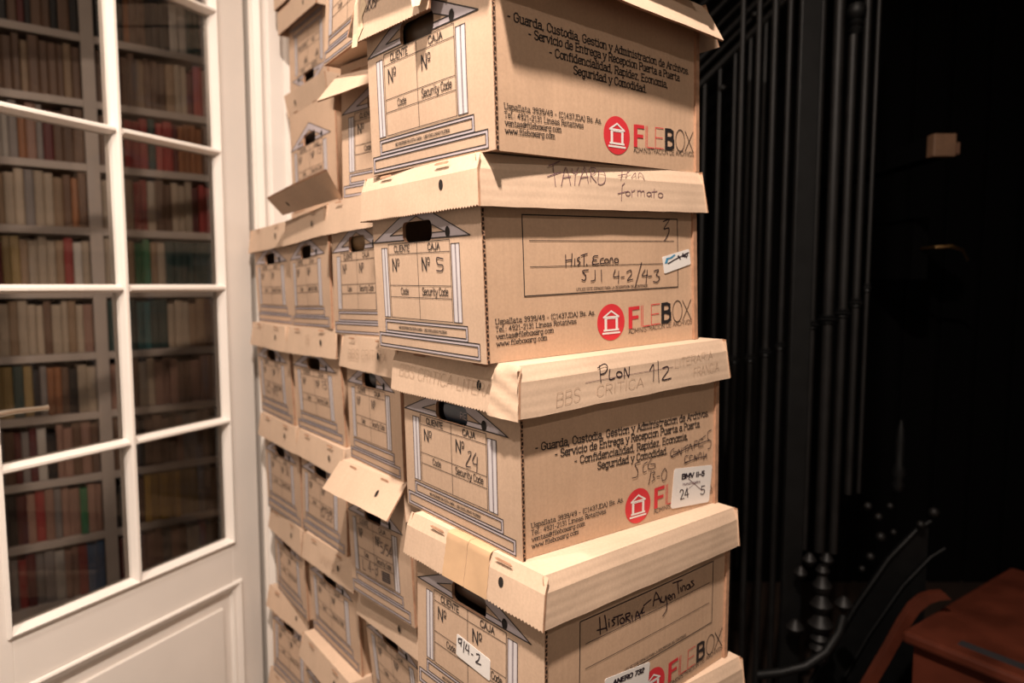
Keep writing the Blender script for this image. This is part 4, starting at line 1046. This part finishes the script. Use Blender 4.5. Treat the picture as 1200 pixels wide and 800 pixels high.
m_ = MB(); r3 = random.Random(2)
grid = []
for j in range(7):
    for i in range(5):
        u = .545+.135*i/4-.01*j/6; z_ = HL*(.95-1.30*j/6*(1-.25*abs(i-1.5)))
        grid.append(len(m_.v)); m_.v.append(tuple(LEf(W_*u, z_, -.0020-.010*(j/6)**2-.003*math.sin(i*1.9+j))))
for j in range(6):
    for i in range(4): q = j*5+i; m_.face([q, q+1, q+6, q+5])
m_.build('torn_tongue', TORN, parts['LE'], off, smooth=True)

# ------------------------------------------------------------------ loose lids among the upper boxes
def loose_lid(pos, yaw, label, w=.30, L=.46, h=.062, flapdir=0.0, tilt=(0, 0)):
    """lid lying flat; flapdir is the angle of the front flap from hanging straight down"""
    t = empty('box_lid', pos, label, 'lid', 'loose box lids')
    dl = Vector((-math.cos(yaw), math.sin(yaw), tilt[0])).normalized(); dr = Vector((math.sin(yaw), math.cos(yaw), tilt[1])).normalized(); k = Vector((0, 0, 1))
    def at(x, y, z): return dl*x+dr*y+k*z
    def slab(name, p0, u, v, nrm, th, seed):
        m_ = MB()
        def f(s, tt, d):
            e = .0012*noise(s, tt, seed); return p0+u*s+v*tt+nrm*(d+e)
        lu = u.length; u = u.normalized(); lv = v.length; v = v.normalized()
        def f(s, tt, d): return p0+u*s+v*tt+nrm*(d+.001*noise(s, tt, seed))
        panel(m_, f, [(0, 0), (lu, 0), (lu, lv), (0, lv)], [], th, CARDL, EDGE, .04)
        return m_.build(name, CARDL, t)
    top = slab('lid_top', at(0, 0, h), dl*w, dr*L, -k, .003, 1)
    dv = -k*math.cos(flapdir)-dr*math.sin(flapdir); nrm = dr*math.cos(flapdir)-k*math.sin(flapdir)
    slab('end_flap', at(0, 0, h-.0005), dl*w, dv*h, nrm, .003, 2)
    slab('end_flap', at(0, L, h-.0005), dl*w, -k*h, -dr, .003, 3)
    slab('side_flap', at(0, .004, h-.0005), dr*(L-.008), -k*h, dl, .003, 4)
    slab('side_flap', at(w, .004, h-.0005), dr*(L-.008), -k*h, -dl, .003, 5)
    for sg in (-.0006, .0038):
        m_ = MB(); c = at(w*.30, 0, h-.0005)+dv*(h*.55)+nrm*sg
        m_.quad([c+dl*.0048*math.cos(a_)+dv*.0065*math.sin(a_) for a_ in [2*PI*i/12 for i in range(12)]])
        m_.build('finger_hole_shade', HOLE_SHADE, t)  # discs on both faces, hole shade given by colour alone
    return t
# bent cardboard sheet between the row and the open box
t = empty('cardboard_sheet', (-0.40, 1.60, .172), 'bent cardboard flap sticking up between the row of boxes and the open box above', 'cardboard')
c0 = Vector((-0.575, 1.735, .1735)); c1 = Vector((-0.350, 1.425, .1785)); o0 = Vector((-0.600, 1.690, .208)); o1 = Vector((-0.366, 1.372, .226))
offc = Vector((-0.40, 1.60, .172))
m_ = MB()
def fl_(s, t_, d): return (c0*(1-s)+c1*s)*(1-t_)+(o0*(1-s)+o1*s)*t_+Vector((.3, .2, -.9)).normalized()*(-d)
panel(m_, fl_, [(0, 0), (1, 0), (1, .96), (.5, 1.0), (.02, .97)], [], .004, CARDL, EDGE, .2)
fo = m_.build('bent_flap', CARDL, t, offc)
m_ = MB(); cc = fl_(.24, .45, 0); uu = (c1-c0).normalized(); vv = (o0-c0).normalized(); nn = uu.cross(vv).normalized()
for sg in (-.0012, .0052):
    m_.quad([cc+uu*.0055*math.cos(a_)+vv*.0075*math.sin(a_)+Vector((.3, .2, -.9)).normalized()*(.0012 if sg < 0 else -.0052) for a_ in [2*PI*i/12 for i in range(12)]])
m_.build('finger_hole_shade', HOLE_SHADE, fo)  # black discs on the flap imitate the dark of a hole
fo.children[0].location = -offc
I['lid0'] = loose_lid((-0.405, 1.62, .1725), .88, 'crushed shallow lid under the open lidless box', h=.030, w=.285, tilt=(-.05, 0))
I['lid1'] = loose_lid((-0.488, 1.765, .700), .94, 'loose lid over the upside-down box at the top left of the pile', tilt=(.02, 0))
I['lid2'] = loose_lid((-0.493, 1.77, .768), .92, 'topmost loose lid of the pile, cut by the top edge of the photo', tilt=(.02, 0))

# things seen through the hand holes
def inner_thing(n, name, label, cat, mt, r, x0, x1, z, depth, txt=None):
    D = corners(n); base = tri(D, 'b', .5, .2, .02)
    m_ = MB(); a = tri(D, 'b', x0, depth, z); b_ = tri(D, 'b', x1, depth, z)
    m_.tube([a+(b_-a)*k/6 for k in range(7)], r, 18)
    o = m_.build(name, mt, None, tuple(base), smooth=True); o.location = base; tag(o, label, cat)
    return o
inner_thing('A', 'paper_roll', 'dark brown roll seen through the hand hole of the top front box', 'roll', mat('dark_brown_wrap', (.075, .042, .022), .45, var=.3, scale=20), .032, .30, .70, .70, .095)
inner_thing('X3', 'light_blocker', 'dark folder added to block light inside the open lidless box', 'filler', mat('dark_filler', (.03, .02, .015), .6), .035, .15, .85, .70, .12)  # made-up dark filler, keeps light out of the hand hole
inner_thing('B2', 'paper_roll', 'brown roll seen through the hand hole right behind the second front box', 'roll', mat('brown_wrap', (.22, .14, .07), .5, var=.3, scale=20), .03, .30, .70, .71, .085)
o = inner_thing('C', 'document_binder', 'dark blue binder seen through the hand hole of the third front box', 'binder', mat('dark_blue_plastic', (.035, .050, .075), .3, var=.2, scale=20), .026, .36, .68, .685, .072)
inner_thing('C2', 'document_binder', 'dark blue-grey binder seen through the hand hole next to the third front box', 'binder', mat('dark_grey_plastic', (.06, .07, .085), .3, var=.2, scale=20), .026, .40, .75, .70, .075)
inner_thing('D', 'document_binder', 'dark brown binder seen through the hand hole of the fourth front box', 'binder', mat('dark_brown_plastic', (.09, .055, .04), .35, var=.3, scale=20), .022, .30, .72, .69, .070)
# white letters on the blue binder
D = corners('C'); base = tri(D, 'b', .5, .2, .02); m_ = MB()
cyr = .026
def cyl_(s, t_, d):
    a = tri(D, 'b', .36, .072, .685); b_ = tri(D, 'b', .68, .072, .685); ax = (b_-a).normalized(); k = Vector((0, 0, 1)); fr = (tri(D, 'b', .5, 0, .5)-tri(D, 'b', .5, 1, .5)).normalized()
    th = t_/cyr; return a+ax*s+(fr*math.cos(th)+k*math.sin(th))*(cyr+.0006)
write(m_, cyl_, 'REAL WIL', (.040, -.007), (.098, -.007), .009, .0010, 0)
m_.build('spine_letters', GREY, o, tuple(base))

# ------------------------------------------------------------------ dark side: walls coloured near-black for the darkness, iron stair, wooden steps
mb = MB(); mb.box((.30, 3.15, FLOOR), (4.2, 3.27, CEIL)); struct('wall_back_dark', mb, UNLITBLACK).name = 'wall_right'
mb = MB(); mb.box((3.2, -1.2, FLOOR), (3.32, 3.15, CEIL)); struct('wall_right', mb, UNLITBLACK)
# vertical boards on the dark wall
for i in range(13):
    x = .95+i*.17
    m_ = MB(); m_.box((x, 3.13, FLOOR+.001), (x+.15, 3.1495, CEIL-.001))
    o = m_.build('wall_board', UNLITBLACK, None, (0, 0, 0), bevel=.004); o.parent = bpy.data.objects['wall_right']

rail = empty('stair_railing', (.86, 2.1, FLOOR), 'black iron stair railing with thin collared rods behind the boxes', 'railing')
ro = Vector((.86, 2.1, FLOOR))
def lathe(cx, cy, prof, name, mt, parent, off, seg=14):
    m_ = MB(); m_.tube([(cx, cy, z) for z, r in prof], [r for z, r in prof], seg); return m_.build(name, mt, parent, off, smooth=True)
for (x, y, zc, r, zt, zb) in ((.700, 2.14, -.235, .008, .90, FLOOR+.02), (.742, 2.12, -.228, .009, .90, FLOOR+.02), (.782, 2.10, -.208, .010, .90, FLOOR+.02), (.823, 2.09, -.187, .009, .90, FLOOR+.02),
                          (.885, 2.02, -.118, .012, 1.2, -.80), (.925, 2.00, -.101, .015, 1.2, -.80), (.962, 1.99, -.083, .012, .70, -.80), (1.000, 1.99, -.053, .010, 1.2, -.62), (1.036, 2.00, -.009, .006, .9, -.62)):
    m_ = MB(); m_.tube([(x, y, zb), (x, y, zt)], r, 12); rd = m_.build('rod', IRONR, rail, ro, smooth=True)
    lathe(x, y, [(zc-.014, r), (zc-.009, r*1.55), (zc-.004, r*1.3), (zc, r*2.0), (zc+.005, r*1.3), (zc+.010, r*1.55), (zc+.014, r)], 'collar', IRON, rail, ro)
for x, y in ((.842, 2.0),):
    m_ = MB(); m_.box((x-.028, y-.01, FLOOR+.001), (x+.030, y+.01, 1.4)); m_.build('flat_post', IRON, rail, ro, bevel=.003)
lathe(.968, 1.99, [(.70, .010), (.715, .018), (.722, .012), (.732, .020), (.742, .012), (.752, .022), (.768, .026), (.784, .020), (.79, .004)], 'finial', IRON, rail, ro)
# turned baluster foot with rings and the curved lower rail
pf = []
z = -1.10
for k, r in enumerate((.020, .026, .018, .030, .020, .028, .016, .030, .036, .024, .016, .026, .032, .022, .014, .024, .028, .018, .012, .020, .012)):
    pf.append((z, r)); z += .0145
lathe(.900, 1.92, pf, 'turned_foot', IRONR, rail, ro)
for dx, zz in ((-.055, -.84), (-.03, -.80), (.02, -.80)):
    lathe(.90+dx, 1.94, [(zz-.02, .006), (zz-.01, .016), (zz, .020), (zz+.01, .014), (zz+.02, .006)], 'bead_ornament', IRONR, rail, ro)
for dx, zz in ((-.07, -1.00), (.07, -.93)):
    lathe(.90+dx, 1.93, [(zz-.022, .008), (zz-.01, .022), (zz, .026), (zz+.012, .018), (zz+.024, .006)], 'bead_ornament', IRONR, rail, ro)
m_ = MB(); cur = [(.70, 1.86, -1.105), (.76, 1.84, -1.085), (.82, 1.83, -1.062), (.88, 1.84, -1.028), (.93, 1.87, -.985), (.955, 1.90, -.955)]
m_.tube(cur, .013, 10); m_.build('curved_foot_rail', IRON, rail, ro, smooth=True)
# raking bars of the upper flight
for (dz, r, y) in ((0, .014, 2.60), (.052, .008, 2.60), (.095, .012, 2.62), (.150, .007, 2.62), (.215, .010, 2.64), (.29, .012, 2.66)):
    m_ = MB(); m_.tube([(.30, y, .345+dz), (.70, y, .742+dz), (1.30, y, 1.338+dz)], r, 10); m_.build('raking_bar', IRONR, rail, ro, smooth=True)
for i in range(6):
    x = .66+i*.055
    m_ = MB(); m_.tube([(x, 2.6, FLOOR+.3), (x, 2.6, .742+(x-.70)*.99)], .008, 8); m_.build('rod', IRONR, rail, ro, smooth=True)
for (x, z_) in ((.885, .98), (.775, .72)):
    lathe(x, 2.58, [(z_-.012, .004), (z_-.005, .013), (z_+.005, .013), (z_+.012, .004)], 'bead_ornament', IRONR, rail, ro)

# steps
SD = Vector((.818, .575, 0)).normalized(); SNn = Vector((.575, -.818, 0)).normalized(); S0 = Vector((1.087, 1.798, 0))
MS = Matrix(((SNn.x, SD.x, 0, S0.x), (SNn.y, SD.y, 0, S0.y), (0, 0, 1, 0), (0, 0, 0, 1)))
st = empty('staircase', (1.4, 1.6, FLOOR), 'red-brown wooden stairs with dark tread inlays at the lower right', 'stairs')
so_ = Vector((1.4, 1.6, FLOOR))
for k in range(-2, 1):
    z = -.95+.18*k; y0 = .27*k if k < 1 else .64
    if z-.18 < FLOOR-.02: zr = FLOOR+.001
    else: zr = z-.18
    m_ = MB(); m_.box((-.02, y0, z-.034), (1.15, y0+(.33 if k < 0 else .75), z), M=MS); tr_ = m_.build('tread', STEPW, st, so_, bevel=.010)
    m_ = MB(); m_.box((.10, y0+.045, z), (1.02, y0+.075, z+.0012), M=MS); m_.build('tread_inlay', INLAY, tr_, so_)
    m_ = MB(); m_.box((.0, y0+.03, zr), (1.13, y0+.055, z-.034), M=MS); m_.build('riser', STEPW, st, so_)
# wooden skirt board curling up at its end
m_ = MB()
top = [(.80, -1.375), (.90, -1.36), (.96, -1.27), (1.022, -1.150), (1.075, -1.048), (1.115, -.965), (1.145, -.915), (1.175, -.888), (1.205, -.878), (1.235, -.876)]
k_ = len(top)
for y in (1.885, 1.91):
    for (x, z) in top: m_.v.append((x, y, z))
    for (x, z) in top: m_.v.append((x+.020, y, z-.020 if z > -1.33 else z-.008))
n_ = 2*k_
for i in range(k_-1):
    m_.face([i, i+1, n_+i+1, n_+i]); m_.face([k_+i, k_+i+1, i+1, i]); m_.face([n_+i, n_+i+1, n_+k_+i+1, n_+k_+i]); m_.face([k_+i, n_+k_+i, n_+k_+i+1, k_+i+1])
m_.face([0, n_, n_+k_, k_]); m_.face([k_-1, 2*k_-1, n_+2*k_-1, n_+k_-1])
m_.build('skirt_board', STEPW, st, so_)
# black stringer with cast ornaments along the stairs
sg_ = empty('iron_stringer', (1.2, 2.2, FLOOR), 'black iron stair stringer with small cast ornaments beside the wooden stairs', 'stringer')
io = Vector((1.2, 2.2, FLOOR))
m_ = MB(); P0 = [(.98, -1.30), (1.114, -1.042), (1.216, -.879), (1.300, -.785), (1.345, -.755)]
for a, b in zip(P0, P0[1:]): m_.box((0, 0, 0), (1, 1, 1)) if False else None
m_.tube([(x, 2.14, z) for x, z in P0], .006, 10); m_.build('edge_bar', IRON, sg_, io, smooth=True)
m_ = MB(); m_.tube([(x+.05, 2.14, z-.09) for x, z in P0], .004, 10); m_.build('edge_bar', IRON, sg_, io, smooth=True)
m_ = MB()
for (x, z), (x2, z2) in zip(P0, P0[1:]):
    m_.quad([(x, 2.15, z), (x2, 2.15, z2), (x2, 2.15, FLOOR+.002), (x, 2.15, FLOOR+.002)]); m_.quad([(x, 2.158, z), (x, 2.158, FLOOR+.002), (x2, 2.158, FLOOR+.002), (x2, 2.158, z2)])
m_.quad([(P0[-1][0], 2.15, P0[-1][1]), (P0[-1][0], 2.158, P0[-1][1]), (P0[-1][0], 2.158, FLOOR+.002), (P0[-1][0], 2.15, FLOOR+.002)])
m_.build('floor_dark_sheet', IRON, sg_, io)  # black sheet added to darken the space below and hide the floor
rr = random.Random(9)
for (x, z) in ((1.13, -.70), (1.165, -.735), (1.20, -.70), (1.175, -.80), (1.215, -.785), (1.30, -.76), (1.34, -.72), (1.12, -.905), (1.145, -.865)):
    s_ = rr.uniform(.010, .017)
    lathe(x, 2.12, [(z-s_, .003), (z-s_*.6, s_*.8), (z, s_), (z+s_*.6, s_*.8), (z+s_, .003)], 'cast_ornament', IRONR, sg_, io, 10)
lathe(1.24, 2.15, [(-.66, .012), (-.64, .020), (-.62, .014), (-.60, .022), (-.57, .012), (-.50, .014), (-.46, .010), (-.43, .004)], 'iron_baluster', IRON, sg_, io)
# wooden block on the dark wall, and a brass handle
b = empty('wall_block', (1.385, 2.26, .446), 'small square wooden block on the dark wall, upper right', 'block')
m_ = MB(); m_.box((-.036, -.03, -.036), (.036, .01, .036)); m_.build('wooden_face', BLOCKW, b, bevel=.003)
m_ = MB(); m_.box((.036, -.012, -.026), (.060, .01, .012)); m_.build('side_bracket', mat('dark_wood', (.10, .05, .03), .5), b, bevel=.002)
m_ = MB(); m_.box((-.034, .01, -.034), (.034, .888, .034)); m_.build('mounting_arm', UNLITBLACK, b)
h_ = empty('door_handle', (1.65, 3.12, .18), 'curved brass handle on the dark panelling at the right', 'handle')
m_ = MB(); m_.tube([(-.06, -.44, -.04), (-.05, -.52, -.038), (.0, -.53, -.035), (.05, -.52, -.05), (.085, -.50, -.085)], [.006, .006, .007, .006, .005], 10); m_.build('lever', BRASS, h_, smooth=True)
m_ = MB(); m_.box((-.09, -.44, -.16), (-.03, .008, .08)); m_.build('back_plate', UNLITBLACK, h_, bevel=.003)
print('objects', len(bpy.data.objects), 'books', nb_)
